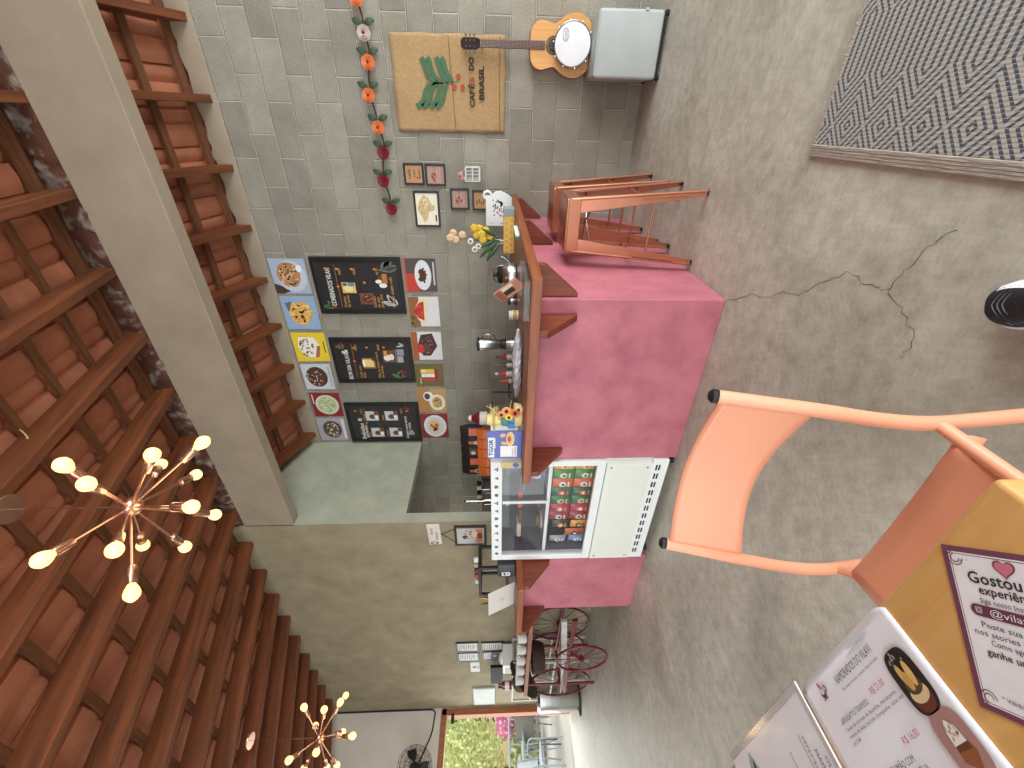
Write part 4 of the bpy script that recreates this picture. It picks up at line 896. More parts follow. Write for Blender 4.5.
# blender on the back counter
ZBK = .99
bl = thing('blender', 'stainless steel blender standing against the block wall', 'blender', (-2.0, 3.87, ZBK))
MB().lathe([(.07, 0), (.075, .01), (.06, .09), (.052, .13)], n=24).build('motor_base', M_STEEL, bl, smooth=True)
MB().lathe([(.054, .13), (.056, .14), (.05, .18), (.046, .19)], n=24).build('collar', M_BLACK, bl, smooth=True)
MB().lathe([(.046, .19), (.05, .2), (.068, .40), (.066, .41)], n=24).build('cup', M_STEEL, bl, smooth=True)
MB().lathe([(.069, .405), (.071, .43), (.03, .44), (.001, .445)], n=24).build('lid', M_BLACK, bl, smooth=True)
MB().tube([(.066, 0, .38), (.105, 0, .37), (.115, 0, .31), (.095, 0, .25), (.058, 0, .245)], .007, 8).build('handle', M_STEEL, bl, smooth=True)
def bottle(loc, label, c1, c2, h=.2, r=.03, name='bottle', cat='bottle', grp='sauce bottles on the back counter'):
    b = thing(name, label, cat, loc, 0, grp)
    MB().lathe([(r * .9, 0), (r, .006), (r, h * .6), (r * .45, h * .78), (r * .4, h * .86)], n=16).build('body', pc(*c1, .3), b, smooth=True)
    MB().lathe([(r * .46, h * .85), (r * .46, h * .93), (r * .2, h), (.001, h)], n=14).build('cap', pc(*c2, .4), b, smooth=True)
    MB().lathe([(r * 1.01, h * .18), (r * 1.01, h * .5)], n=16).build('label_band', pc(226, 214, 204), b, smooth=True)
    return b
bottle((-2.15, 3.86, ZBK), 'dark red sauce bottle right of the blender, nearest to it', (150, 40, 44), (60, 40, 44), .24)
bottle((-2.25, 3.86, ZBK), 'dark bottle with a grey cap between the red bottles', (96, 76, 66), (120, 120, 124), .24, .025)
bottle((-2.36, 3.86, ZBK), 'red and white sauce bottle beside the dark one', (206, 60, 56), (236, 232, 230), .25, .034)
bottle((-2.45, 3.86, ZBK), 'orange squeeze bottle, shortest of the sauce bottles', (226, 104, 50), (226, 104, 50), .19, .03)
boxthing('carton', 'long violet-blue patterned carton in front of the sauce bottles', 'box', -2.45, -2.02, 3.62, 3.72, ZBK, ZBK + .07, (120, 118, 176), fc((150, 148, 196), (96, 94, 150)))
st = thing('ladle', 'black long-handled utensil lying left of the orange bottle', 'utensil', (-2.62, 3.98, ZBK)); MB().tube([(-.13, 0, .085), (.1, 0, .085)], .007, 8).build('handle', M_BLACK, st, smooth=True); MB().lathe([(.02, .0), (.03, .02), (.03, .09), (.001, .092)], (.1, 0, 0), 14).build('bowl', M_BLACK, st, smooth=True)
rb = bottle((-2.69, 3.5, ZBK + .2865), 'dark red carafe with a white cap above the straw arrangement', (116, 24, 40), (226, 214, 190), .25, .07, 'carafe', 'carafe', None)
# wooden rack with the coffee bags
rk = thing('coffee_rack', 'stepped dark rack on the back counter carrying coffee bags', 'rack', (-3.05, 3.6, ZBK))
mb = MB(); mb.box(-.67, .50, -.2, .0, .27, .285); mb.box(-.67, .14, .0, .2, .40, .415)
for x in (-.67, -.30, .125):
    xx = x + (.36 if x > 0 else 0)
    for y in (-.2, .185): mb.box(xx, xx + .015, y, y + .015, 0, .27)
    for y in (.0, .185): mb.box(x, x + .015, y, y + .015, .285, .40)
mb.build('frame', mat('dark_rack', S(70, 56, 46), .6), rk)
def coffee_bag(loc, label, c, lab, w=.12, h=.22, kind='coffee bags on the rack'):
    b = thing('coffee_bag', label, 'coffee bag', loc, 0, kind)
    mb = MB(); d = .035
    mb.add([(-w / 2, -d, 0), (w / 2, -d, 0), (w / 2, d, 0), (-w / 2, d, 0), (-w / 2 * 1.02, -d * .95, h * .6), (w / 2 * 1.02, -d * .95, h * .6), (w / 2 * 1.02, d * .95, h * .6), (-w / 2 * 1.02, d * .95, h * .6), (-w / 2, -.004, h), (w / 2, -.004, h), (w / 2, .004, h), (-w / 2, .004, h)],
           [(3, 2, 1, 0), (0, 1, 5, 4), (1, 2, 6, 5), (2, 3, 7, 6), (3, 0, 4, 7), (4, 5, 9, 8), (5, 6, 10, 9), (6, 7, 11, 10), (7, 4, 8, 11), (8, 9, 10, 11)])
    mb.build('bag', pc(*c, .35), b, bevel=.005)
    P = Print((-w / 2, -d - .0005, 0), EX, EZ, w, h * .6)
    lab(P); P.mb.build('printed_label', P.mats, b)
    return b
OR = (232, 110, 60)
labs = [lambda P: P.rect(.12, .3, .9, .95, (232, 120, 90)), lambda P: (P.rect(.3, .1, .6, 1, OR), P.ell(.45, .4, .22, .2, (200, 200, 200))), lambda P: (P.rect(.15, .35, .9, .95, (110, 80, 66)), P.ell(.4, .65, .2, .2, (226, 214, 200))),
        lambda P: P.rect(.1, .3, .85, .95, (236, 118, 84)), lambda P: (P.rect(.3, .2, .6, 1, OR), P.ell(.45, .35, .25, .24, (206, 206, 206)), P.ell(.45, .35, .14, .13, (120, 110, 104)))]
for i in range(5):
    coffee_bag((-3.02 - i * .15, 3.70, ZBK + .415), 'black coffee bag on the upper row of the rack, %s from the right' % ('first', 'second', 'third', 'fourth', 'fifth')[i], (40, 36, 36), labs[i], .135, .235)
for i in range(5):
    coffee_bag((-2.90 - i * .138, 3.50, ZBK + .2865), 'bright orange coffee packet on the lower row of the rack, %s from the right' % ('first', 'second', 'third', 'fourth', 'fifth')[i], (228, 112, 50), lambda P: (P.rect(.1, .42, .9, .56, (240, 190, 130)), P.ell(.5, .5, .2, .22, (236, 150, 80))), .125, .16, 'orange coffee packets on the rack')
# espresso corner seen through the pass-through
em = thing('espresso_machine', 'steel and black espresso machine in the kitchen behind the fridge', 'espresso machine', (-4.02, 3.72, ZBK))
MB().rbox(-.24, .2, -.18, .2, 0, .07, .01).build('drip_base', M_BLACKM, em); MB().rbox(-.24, .2, .02, .2, .07, .30, .01).build('boiler_body', M_STEEL, em); MB().rbox(-.24, .2, -.18, .2, .30, .42, .015).build('group_head', M_STEEL, em)
for x in (-.14, .08):
    MB().lathe([(.035, .23), (.035, .29), (.03, .30)], (x, -.1, 0), 16).build('group', M_BLACKM, em, smooth=True); MB().tube([(x, -.1, .255), (x, -.26, .24)], .012, 8).build('portafilter_handle', M_BLACK, em, smooth=True)
for i, x in enumerate((-.18, -.1, -.02, .06, .14)):
    tag(MB().lathe([(.02, 0), (.03, .03), (.034, .06), (.031, .06), (.026, .03), (.001, .006)], n=14).build('espresso_cup', M_CHINA if i % 2 else M_BLACKM, smooth=True, shift=(0, 0, 0)), ('white' if i % 2 else 'black') + ' cup on top of the espresso machine, %s from its left' % ('first', 'second', 'third', 'fourth', 'fifth')[i], 'cup', 'cups on the espresso machine').location = (-4.02 + x, 3.70, ZBK + .42)
gr = thing('coffee_grinder', 'coffee grinder with clear hopper left of the espresso machine', 'grinder', (-4.42, 3.6, ZBK))
MB().rbox(-.08, .08, -.1, .1, 0, .26, .012).build('body', M_STEEL, gr); MB().lathe([(.05, .26), (.085, .40), (.085, .44), (.001, .45)], n=20).build('hopper', M_PLASTIC, gr, smooth=True); MB().lathe([(.09, .44), (.09, .455), (.001, .46)], n=20).build('hopper_lid', M_BLACK, gr, smooth=True)
sp = thing('steam_pitcher', 'steel pitcher with a long black-tipped spoon by the coffee grinder', 'pitcher', (-3.92, 3.45, ZBK)); MB().lathe([(.05, 0), (.052, .01), (.04, .3), (.045, .38), (.042, .38), (.001, .02)], n=20).build('body', M_STEEL, sp, smooth=True); MB().tube([(0, 0, .2), (.0, 0, .62)], .006, 8).build('spoon', M_STEEL, sp, smooth=True); MB().ball((0, 0, .62), .014, 8).build('spoon_tip', M_BLACK, sp, smooth=True)

# straw arrangement and blue sign on the front counter
sa = thing('straw_arrangement', 'straw figures with orange flowers and teal cloth next to the blue sign', 'decoration', (-1.50, 1.98, ZT))
M_STRAW = mat('straw', S(232, 214, 150), .8, c2=S(200, 176, 110), scale=40, stretch=(1, 1, 6))
MB().lathe([(.05, 0), (.065, .01), (.075, .05), (.06, .055), (.001, .05)], n=20).build('straw_basket', M_STRAW, sa, smooth=True)
mb = MB(); random.seed(5)
for k in range(90):
    a = random.uniform(0, 2 * PI); zz = random.choice((.05, .07, .16, .17)); r = random.uniform(.02, .075)
    b0 = Vector((random.uniform(-.05, .05), random.uniform(-.03, .03), zz)); e = b0 + Vector((r * math.cos(a), r * math.sin(a) * .6 - .01, random.uniform(-.03, .05)))
    mb.tube([b0, b0.lerp(e, .5) + Vector((0, 0, .006)), e], .0022, 4)
st_ = mb.build('straw_tufts', M_STRAW, sa); st_['kind'] = 'stuff'
mb = MB(); mb.ball((-.02, -.03, .155), .035, 12, (1, .9, 1)); mb.build('straw_head', M_STRAW, sa, smooth=True)
MB().lathe([(.075, .17), (.07, .175), (.035, .182), (.03, .215), (.001, .222)], (-.02, -.02, 0), 22).build('straw_hat', M_STRAW, sa, smooth=True)
mb = MB(); mb.ball((-.02, -.035, .105), .032, 10, (1, .8, 1.2)); mb.build('green_shirt', pc(70, 140, 130), sa, smooth=True)
mb = MB(); mb.ball((-.04, -.045, .065), .026, 10, (1, .8, 1.3)); mb.ball((.0, -.045, .065), .026, 10, (1, .8, 1.3)); mb.build('blue_trousers', pc(60, 130, 190), sa, smooth=True)
for (x, z, r, c) in ((.06, .05, .034, OR), (.075, .10, .030, (240, 160, 90)), (.05, .13, .026, (236, 150, 110)), (.03, .085, .026, (246, 214, 70)), (.085, .03, .026, (240, 190, 140))):
    mb = MB()
    for k in range(11):
        a = 2 * PI * k / 11; mb.ball((x + r * .62 * math.cos(a), -.062, z + r * .62 * math.sin(a)), r * .36, 6, (1, .4, 1))
    f = mb.build('orange_flower', pc(*c), sa, smooth=True); MB().ball((x, -.068, z), r * .34, 8).build('flower_centre', pc(50, 30, 26), f, smooth=True)
sg = thing('counter_sign', 'blue counter sign with white lettering box and pasta picture', 'sign', (-1.705, 1.945, ZT))
W, Hh = .225, .215
MB().rbox(-W / 2, W / 2, -.004, .004, 0, Hh, .002, 1).build('card', mat('blue_card', S(84, 98, 176), .35, c2=S(78, 92, 168)), sg)
MB().box(-W / 2, W / 2, .004, .05, 0, .004).build('foot', M_PLASTIC, sg)
P = Print((-W / 2, -.0044, 0), EX, EZ, W, Hh)
P.rect(.06, .80, .78, .97, (240, 240, 244)); P.rect(.40, .76, .76, .80, (200, 204, 226)); P.rect(.08, .14, .48, .62, (240, 240, 240))
P.ell(.72, .34, .26, .12, (236, 210, 160)); P.ell(.72, .36, .2, .085, (226, 190, 110)); P.ell(.72, .37, .1, .05, (196, 70, 60)); P.ell(.58, .52, .06, .09, (226, 176, 150), -.5); P.ell(.86, .55, .07, .09, (230, 180, 150), .5); P.rect(.12, .17, .44, .21, (214, 150, 150)); P.rect(.12, .25, .4, .28, (190, 190, 200))
P.mb.build('printed_picture', P.mats, sg)
o = sg.location + Vector((-W / 2, -.0062, 0))
lettering([('TGOR', o + Vector((.42 * W, 0, .835 * Hh)), EX, EZ, .034, .135, 'c')], pc(40, 52, 110), sg, bold=.03)
pn = thing('acrylic_stand', 'small clear stand with a gold and blue card left of the blue sign', 'card stand', (-1.86, 1.93, ZT)); MB().box(-.03, .03, -.02, .02, 0, .004).build('base', M_PLASTIC, pn); MB().box(-.028, .02, -.003, .003, .004, .13).build('card', pc(206, 186, 130), pn); MB().cyl((.0, -.0035, .035), (.0, -.005, .035), .02).build('blue_badge', pc(60, 110, 180), pn)

# ------------------------------------------------------------------ left end of the counter
pr = thing('receipt_printer', 'dark grey receipt printer with a white label left of the fridge', 'printer', (-3.16, 2.12, ZT))
MB().rbox(-.075, .07, -.09, .09, 0, .15, .012).build('body', mat('dark_grey_plastic', S(70, 70, 74), .5), pr); MB().rbox(-.0755, .0, -.0905, .0, .02, .14, .004, 1).build('front_cover', M_BLACK, pr)
P = Print((-.06, -.0912, .045), EX, EZ, .05, .07); P.rect(0, 0, 1, 1, (232, 232, 234)); P.rect(.15, .55, .85, .8, (70, 70, 80)); P.rect(.3, .2, .7, .4, (120, 120, 130)); P.mb.build('white_label', P.mats, pr)
cs = thing('display_cage', 'black box-framed display stand with small items, above the receipt printer', 'display stand', (-4.06, 2.62, ZT))
mb = MB()
for x in (-.25, .22):
    for y in (-.12, .12): mb.box(x, x + .03, y - .015, y + .015, 0, .42)
for z in (.1, .39):
    for y in (-.12, .12): mb.box(-.22, .22, y - .015, y + .015, z, z + .03)
    for x in (-.25, .22): mb.box(x, x + .03, -.105, .105, z, z + .03)
mb.build('frame', M_BLACK, cs, bevel=.003); MB().box(-.22, .22, -.105, .105, .1, .112).build('shelf', M_BLACKM, cs)
for i, (x, c, nm) in enumerate(((-.13, (206, 206, 206), 'silver'), (-.06, (170, 60, 50), 'red'), (.01, (60, 50, 50), 'black'), (.08, (196, 170, 120), 'tan'), (.14, (226, 226, 226), 'white'))):
    tag(MB().lathe([(.028, 0), (.03, .01), (.026, .045), (.001, .05)], n=12).build('sugar_tin', pc(*c, .4), smooth=True), nm + ' little tin on top of the black display stand', 'tin', 'tins on the display stand').location = (-4.06 + x * 1.4, 2.62 - .0, ZT + .42)
tag(MB().rbox(-.05, .05, -.05, .05, 0, .09, .004).build('napkin_box', pc(40, 120, 90, .4)), 'small green box beside the top of the fridge, left end', 'box').location = (-3.2, 2.62, 1.0)
ca = thing('side_shelf', 'dark side shelf against the olive wall behind the laptop', 'shelf', (-3.65, 2.62, 0)); MB().box(-.68, .4, -.18, .277, .96, 1.0).build('board', M_WOODR, ca)
for x in (-.6, .3): MB().prism([(x, .277, .96), (x, -.12, .96), (x, .277, .72)], (.03, 0, 0)).build('bracket', M_WOODR, ca)
cs.location.z = 1.0
for o_ in [q for q in COL.objects if q.name.startswith('sugar_tin')]: o_.location.z = 1.42
lp = thing('laptop', 'white laptop standing open with its back to the room', 'laptop', (-3.50, 2.04, ZT))
mb = MB().rbox(-.155, .155, .0, .21, 0, .012, .004); mb.build('base', mat('laptop_silver', S(206, 204, 200), .4), lp)
Mx = Matrix.Translation((0, .002, .012)) @ Matrix.Rotation(.42, 4, 'X')
ld = MB().rbox(-.165, .165, -.008, 0, 0, .24, .003, 2, Mx).build('lid', mat('laptop_white', S(222, 218, 208), .4, c2=S(218, 214, 204)), lp)
Mw = Matrix.Translation(lp.location) @ Mx; uz = (Mx.to_3x3() @ EZ); 
ring_o = Mw @ Vector((0, -.0088, .112))
def ringm(r0, r1): return MB().add([ring_o + EX * (r * math.cos(2 * PI * k / 28)) + uz * (r * math.sin(2 * PI * k / 28)) for k in range(28) for r in (r0, r1)], [(2 * k, 2 * k + 1, (2 * k + 3) % 56, (2 * k + 2) % 56) for k in range(28)])
ringm(.0165, .0185).build('round_emblem', pc(130, 126, 120), ld, world=True)
lettering([('hp', ring_o - EX * 0 - uz * .006 + Vector((0, -.0004, 0)), EX + uz * .0, uz + EX * .2, .024, .02, 'c')], pc(120, 116, 110), ld)
bf = thing('brass_figurine', 'small brass figurine showing above the open laptop', 'figurine', (-4.70, 2.66, .90))
MB().lathe([(.05, 0), (.05, .03), (.025, .08), (.018, .28), (.022, .36)], n=14).build('stand', mat('brass', S(170, 130, 60), .35, .9), bf, smooth=True)
mb = MB(); mb.ball((0, 0, .40), .04, 10, (1.3, .7, 1)); mb.tube([(0, 0, .4), (.06, 0, .46), (.05, 0, .54)], [.02, .014, .006], 8); mb.tube([(0, 0, .4), (-.06, 0, .44), (-.08, 0, .52)], [.02, .012, .006], 8); mb.build('figure', MATS['brass'], bf, smooth=True)
tag(MB().rbox(-.03, .03, -.02, .02, 0, .07, .004).build('card_reader', M_BLACK), 'small black card reader beside the left side of the laptop', 'card reader').location = (-3.62, 2.30, ZT)

# ------------------------------------------------------------------ on the olive wall
pq = thing('hand_plaque', 'small white plaque with dark lettering, tilted on the olive wall', 'plaque', (-3.79, YB, 1.90)); MQ = Matrix.Rotation(-.03, 4, 'Y')
MB().rbox(-.165, .165, -.02, -.002, -.07, .07, .006, 2, MQ).build('plate', mat('plaque_white', S(226, 216, 204), .5), pq)
o = pq.location + Vector((0, -.0206, 0)); lettering([('BOAS', o + Vector((.06, 0, .01)), EX, EZ, .045, .1, 'c'), ('VINDAS', o + Vector((-.02, 0, -.04)), EX, EZ, .045, .14, 'c')], pc(60, 50, 46), pq)
P = Print((-.158, -.0203, -.04), EX, EZ, .05, .09); P.ell(.5, .5, .45, .5, (70, 58, 54)); P.ell(.5, .5, .26, .3, (226, 216, 204)); P.mb.build('printed_emblem', P.mats, pq)
def cofd(P): P.rect(0, 0, 1, 1, (196, 190, 186)); P.ell(.42, .7, .12, .1, (40, 30, 30)); P.dots(.6, .55, .25, .2, (150, 140, 140), 16, .05); P.rect(.1, .05, .9, .32, (206, 130, 84)); P.ell(.6, .35, .2, .12, (236, 200, 160)); P.ell(.5, .16, .2, .1, (120, 60, 40))
f = frame(-3.985, -3.665, 1.34, 1.685, 'black-framed picture hanging from a cord on the olive wall', (196, 190, 186), cofd, YB, None, .026)
mb = MB(); mb.tube([(-3.93, YB - .008, 1.685), (-3.80, YB - .006, 1.825)], .003, 6); mb.tube([(-3.72, YB - .008, 1.685), (-3.80, YB - .006, 1.825)], .003, 6); mb.build('hanging_cord', M_BLACK, f, smooth=True, world=True)
MB().cyl((-3.80, YB, 1.828), (-3.80, YB - .012, 1.828), .008).build('nail', M_BLACK, f, smooth=True, world=True)
def doc(k):
    def d(P):
        P.rect(0, 0, 1, 1, (222, 222, 222))
        for i in range(9): P.rect(.1 + .1 * ((i * k) % 3), .9 - i * .095, .85, .94 - i * .095, (130, 124, 128) if (i + k) % 3 else (70, 60, 70), False)
        if k == 4: P.rect(.1, .1, .9, .6, (70, 70, 84)); P.ell(.5, .4, .2, .14, (200, 200, 210))
    return d
for k, (x1, x0, z1, z0, nm) in enumerate(((-6.14, -6.40, 1.80, 1.485, 'upper right'), (-6.425, -6.69, 1.795, 1.485, 'upper left'), (-6.15, -6.385, 1.45, 1.135, 'lower right'), (-6.42, -6.67, 1.435, 1.135, 'lower left'))):
    frame(x0, x1, z0, z1, 'black-framed document on the olive wall, %s of the block of four' % nm, (222, 222, 222), doc(k + 1), YB, 'framed documents on the olive wall', .022)
nt_ = tag(MB().box(-7.03, -6.73, YB - .012, YB - .002, 1.485, 1.62).build('notice', pc(216, 214, 206), shift=(-6.88, YB, 1.485)), 'small square white notice left of the four framed documents', 'notice')
P = Print((-7.03, YB - .0122, 1.485), EX, EZ, .3, .135); P.ell(.5, .55, .1, .25, (90, 80, 80)); P.rect(.3, .1, .7, .2, (120, 116, 116)); P.build(nt_)
wb = thing('white_panel', 'pale grey-white panel hanging on the olive wall beside the doorway', 'panel', (-7.87, YB, 1.26)); MB().rbox(-.30, .30, -.03, -.002, 0, .35, .006).build('panel', mat('panel_white', S(176, 180, 176), .5), wb); MB().box(-.29, .29, -.032, -.0302, .015, .335).build('face', mat('panel_face', S(184, 190, 186), .5), wb)
# small service table with two black screens behind the cart
tv = thing('service_table', 'white metal shelving frame against the olive wall near the doorway', 'shelf', (-6.7, 2.72, 0))
mb = MB()
for x in (-.5, .08, .65):
    for y in (-.15, .15): mb.box(x - .012, x + .012, y - .012, y + .012, 0, 1.02)
for z in (.45, .74, 1.0):
    mb.box(-.5, .65, -.16, -.14, z, z + .02); mb.box(-.5, .65, .14, .16, z, z + .02)
mb.build('frame', mat('white_tube', S(206, 206, 204), .4), tv); MB().box(-.5, .65, -.14, .14, .74, .752).build('board', pc(190, 190, 186), tv); MB().box(-.5, .65, -.14, .14, 1.0, 1.012).build('board', pc(190, 190, 186), tv)
for (x, z0, z1, wd, nm) in ((-6.72, 1.012, 1.32, .5, 'larger black screen standing on the white shelving frame'), (-6.88, .752, .97, .4, 'smaller black screen on the lower board of the white shelving frame')):
    s_ = thing('screen', nm, 'screen', (x, 2.72, z0)); MB().rbox(-wd / 2, wd / 2, -.02, .02, (z1 - z0) - .17, z1 - z0, .004).build('panel', mat('screen_black', S(16, 16, 18), .6, spec=.2), s_); MB().box(-.08, .08, -.06, .06, 0, .01).build('stand', M_BLACK, s_); MB().box(-.02, .02, .0, .015, .01, .2).build('neck', M_BLACK, s_)
wk = thing('microwave', 'small white appliance right of the black screens', 'appliance', (-6.24, 2.72, 1.012)); MB().rbox(-.13, .1, -.14, .14, 0, .14, .012).build('body', M_WHITEP, wk); MB().box(-.1, .04, -.142, -.139, .03, .11).build('window', pc(110, 118, 110, .2), wk); MB().lathe([(.07, .14), (.075, .16), (.04, .19), (.001, .195)], (0, 0, 0), 20).build('lid', M_WHITEP, wk, smooth=True)
for i, (x, c) in enumerate(((-7.04, (120, 40, 44)), (-7.14, (96, 60, 56)))):
    bottle((x, 2.72, 1.012), ('dark red' if i == 0 else 'brown') + ' bottle on the left of the white shelving frame', c, (60, 40, 40), .2, .04, 'bottle', 'bottle', None)
BULBS1 = [[0.2105,0.1874,-0.2838],[0.3189,-0.0123,-0.2411],[-0.0882,0.3630,0.1430],[-0.1675,0.3632,-0.0058],[0.1130,-0.1045,-0.3692],[-0.3104,0.2109,-0.1384],[-0.3911,0.0771,-0.0330],[-0.3611,0.0705,0.1570],[0.1236,-0.3100,-0.2205],[-0.1202,-0.3335,-0.1852],[0.1558,-0.3670,-0.0324],[0.3327,-0.1813,-0.1282],[0.3780,-0.1283,-0.0261]]
BULBS2 = [[-0.1256,0.3659,-0.1018],[0.3080,0.1550,-0.2027],[0.3795,0.1008,0.0762],[0.3788,0.0774,-0.1025],[-0.3065,0.1923,0.1705],[-0.3595,0.1497,-0.0913],[0.1923,-0.0546,-0.3465],[0.3135,-0.2327,0.0869],[0.3285,-0.1946,-0.1193],[-0.3739,-0.0927,-0.1077],[-0.3862,-0.1027,-0.0172],[-0.3413,-0.1113,0.1763]]
# ------------------------------------------------------------------ the wheeled cart at the far end of the counter
M_RED = mat('dark_red_metal', S(120, 34, 48), .4, .2, c2=S(106, 28, 42))
CX, CY = -5.4, 2.45
ct = thing('serving_cart', 'dark red cart on spoked wheels with wooden top, left of the counter', 'cart', (CX, CY, 0))
MB().box(-6.02, -4.35, 2.18, 2.78, .86, .90).build('wooden_top', M_WOOD, ct, world=True, bevel=.005)
MB().prism([(-4.4, 2.24, .50), (-6.05, 2.24, .36), (-6.05, 2.24, .43), (-4.4, 2.24, .56)], (0, .03, 0)).build('side_board', mat('whitewashed_board', S(196, 192, 186), .6, c2=S(176, 172, 168), scale=8, stretch=(1, 6, 1)), ct, world=True)
mb = MB()
for y in (2.23, 2.73):
    mb.tube([(-6.05, y, .43), (-4.35, y, .41)], .018, 8); mb.tube([(-6.05, y, .38), (-4.35, y, .44)], .014, 8)
mb.build('chassis_tube', M_RED, ct, smooth=True, world=True)
for x, y, z0 in ((-6.0, 2.30, 0), (-6.0, 2.74, 0), (-4.42, 2.74, 0)):
    MB().tube([(x, y, z0), (x, y, .86)], .017, 10).build('post', M_RED, ct, smooth=True, world=True)
def wheel(x, y, r):
    c = Vector((x, y, r))
    w = MB().tube([c + Vector((r * math.cos(2 * PI * k / 40), 0, r * math.sin(2 * PI * k / 40))) * .97 for k in range(40)], .013, 8, True).build('wheel', M_RED, ct, smooth=True, world=True)
    mb = MB()
    for k in range(12):
        a = 2 * PI * k / 12; mb.tube([c, c + Vector((math.cos(a), 0, math.sin(a))) * r * .96], .004, 5)
    mb.build('spokes', M_RED, w, world=True); MB().cyl(c - EY * .03, c + EY * .03, .025).build('hub', M_RED, w, smooth=True, world=True)
for x, y, r in ((-5.06, 2.17, .29), (-6.28, 2.42, .40), (-6.28, 2.86, .40), (-4.36, 2.84, .40), (-5.62, 2.84, .41)): wheel(x, y, r)
MB().tube([(-6.28, 2.40, .40), (-6.28, 2.88, .40)], .014, 8).build('axle', M_RED, ct, smooth=True, world=True)
MB().tube([(-5.06, 2.16, .29), (-5.06, 2.25, .41)], .014, 8).build('axle', M_RED, ct, smooth=True, world=True)
names = ('first', 'second', 'third', 'fourth', 'fifth')
for i in range(5):
    c = thing('cup_stack', 'short stack of white cups on the cart top, %s from the right' % names[i], 'cup stack', (-4.78 - i * .255, 2.28, .90), 0, 'white cup stacks on the cart')
    for k in range(3): MB().lathe([(.03, 0), (.05, .012), (.062, .045), (.058, .045), (.045, .012), (.001, .006)], (0, 0, k * .03), 18).build('cup', M_CHINA, c, smooth=True)
    MB().tube([(.06, 0, .095), (.085, 0, .09), (.085, 0, .075), (.06, 0, .07)], .005, 6).build('cup_handle', M_CHINA, c, smooth=True)
tn = thing('tea_tin', 'blue and white tin at the right end of the cart top', 'tin', (-4.62, 2.36, .90)); MB().lathe([(.06, 0), (.062, .005), (.062, .11), (.06, .115)], n=20).build('body', pc(214, 218, 228, .3), tn, smooth=True); MB().lathe([(.0625, .03), (.0625, .08)], n=20).build('blue_band', pc(80, 100, 160, .3), tn, smooth=True); MB().lathe([(.063, .11), (.063, .13), (.02, .14), (.001, .14)], n=20).build('lid', M_STEEL, tn, smooth=True)
tag(MB().rbox(-.1, .1, -.08, .08, 0, .12, .01).build('tea_box', pc(120, 84, 60)), 'small brown box behind the blue and white tin', 'box').location = (-4.52, 2.6, .90)
pt = thing('basket', 'dark brown basket hanging under the wooden top of the cart', 'basket', (-5.55, 2.42, .655)); MB().lathe([(.14, 0), (.17, .05), (.18, .15), (.165, .15), (.14, .02), (.001, .015)], n=24).build('body', mat('dark_wicker', S(70, 44, 36), .8, c2=S(48, 30, 26), scale=40, bump=.5, bscale=60), pt, smooth=True); MB().tube([(-.172, 0, .14), (-.1, 0, .194), (.1, 0, .194), (.172, 0, .14)], .010, 8).build('handle', MATS['dark_wicker'], pt, smooth=True)
ht = thing('hat', 'olive brown felt hat hanging on the end of the cart top', 'hat', (-6.12, 2.40, .90)); M_HAT = mat('olive_felt', S(96, 86, 62), .95, c2=S(80, 70, 50))
axh = Vector((-.62, -.35, .7)).normalized()
MB().lathe([(.245, -.03), (.25, -.024), (.2, -.012), (.115, .0), (.108, .004), (.1, .09), (.07, .125), (.001, .115), ], (0, 0, 0), 30, axis=axh).build('felt', M_HAT, ht, smooth=True)
MB().lathe([(.114, .004), (.112, .03)], (0, 0, 0), 30, axis=axh).build('hat_band', pc(54, 44, 34), ht, smooth=True)
# steel bin by the doorway
bn = thing('trash_bin', 'round stainless steel pedal bin beside the doorway', 'trash bin', (-7.30, 2.64, 0))
MB().lathe([(.20, 0), (.205, .005), (.205, .03)], n=30).build('base_ring', M_BLACK, bn, smooth=True); MB().lathe([(.198, .03), (.2, .035), (.2, .56)], n=32).build('drum', M_STEEL, bn, smooth=True); MB().lathe([(.207, .56), (.207, .6), (.17, .635), (.001, .645)], n=32).build('lid', M_STEEL, bn, smooth=True); MB().rbox(-.04, .04, -.26, -.19, .01, .03, .005).build('pedal', M_BLACK, bn)

# ------------------------------------------------------------------ wall fan and cable above the door
fan = thing('wall_fan', 'black wall fan with round wire guard above the doorway', 'fan', (XD, 2.1, 2.42))
axf = Vector((1, .1, -.25)).normalized(); Rf = EZ.rotation_difference(axf).to_matrix(); cf = Vector((.32, 0, .02))
MB().tube([(0, 0, 0), (.12, 0, .03), (.2, 0, .03)], .02, 10).build('arm', M_BLACK, fan, smooth=True); MB().lathe([(.06, -.14), (.075, -.1), (.06, -.03), (.03, -.02)], cf, 20, axis=axf).build('motor', M_BLACK, fan, smooth=True)
mb = MB()
for r, h in ((.25, 0), (.22, .035), (.16, .055), (.08, .065), (.22, -.035), (.15, -.05)): mb.tube([cf + Rf @ Vector((r * math.cos(2 * PI * k / 36), r * math.sin(2 * PI * k / 36), h)) for k in range(36)], .003, 5, True)
for k in range(18):
    a = 2 * PI * k / 18; mb.tube([cf + Rf @ Vector((r * math.cos(a), r * math.sin(a), h)) for r, h in ((.04, .066), (.16, .055), (.22, .035), (.25, 0), (.22, -.035), (.06, -.05))], .002, 4)
mb.build('wire_guard', M_BLACKM, fan, smooth=True)
for k in range(3):
    a0 = 2 * PI * k / 3; mb = MB(); vs = []
    for i in range(6):
        for t, dz in ((-.5, -.016), (.5, .016)):
            r = .04 + .17 * i / 5; aa = a0 + t * (.5 + .5 * math.sin(PI * i / 5.5)); vs.append(cf + Rf @ Vector((r * math.cos(aa), r * math.sin(aa), dz)))
    mb.add(vs, [(2 * i, 2 * i + 1, 2 * i + 3, 2 * i + 2) for i in range(5)]); mb.build('blade', M_BLACK, fan)
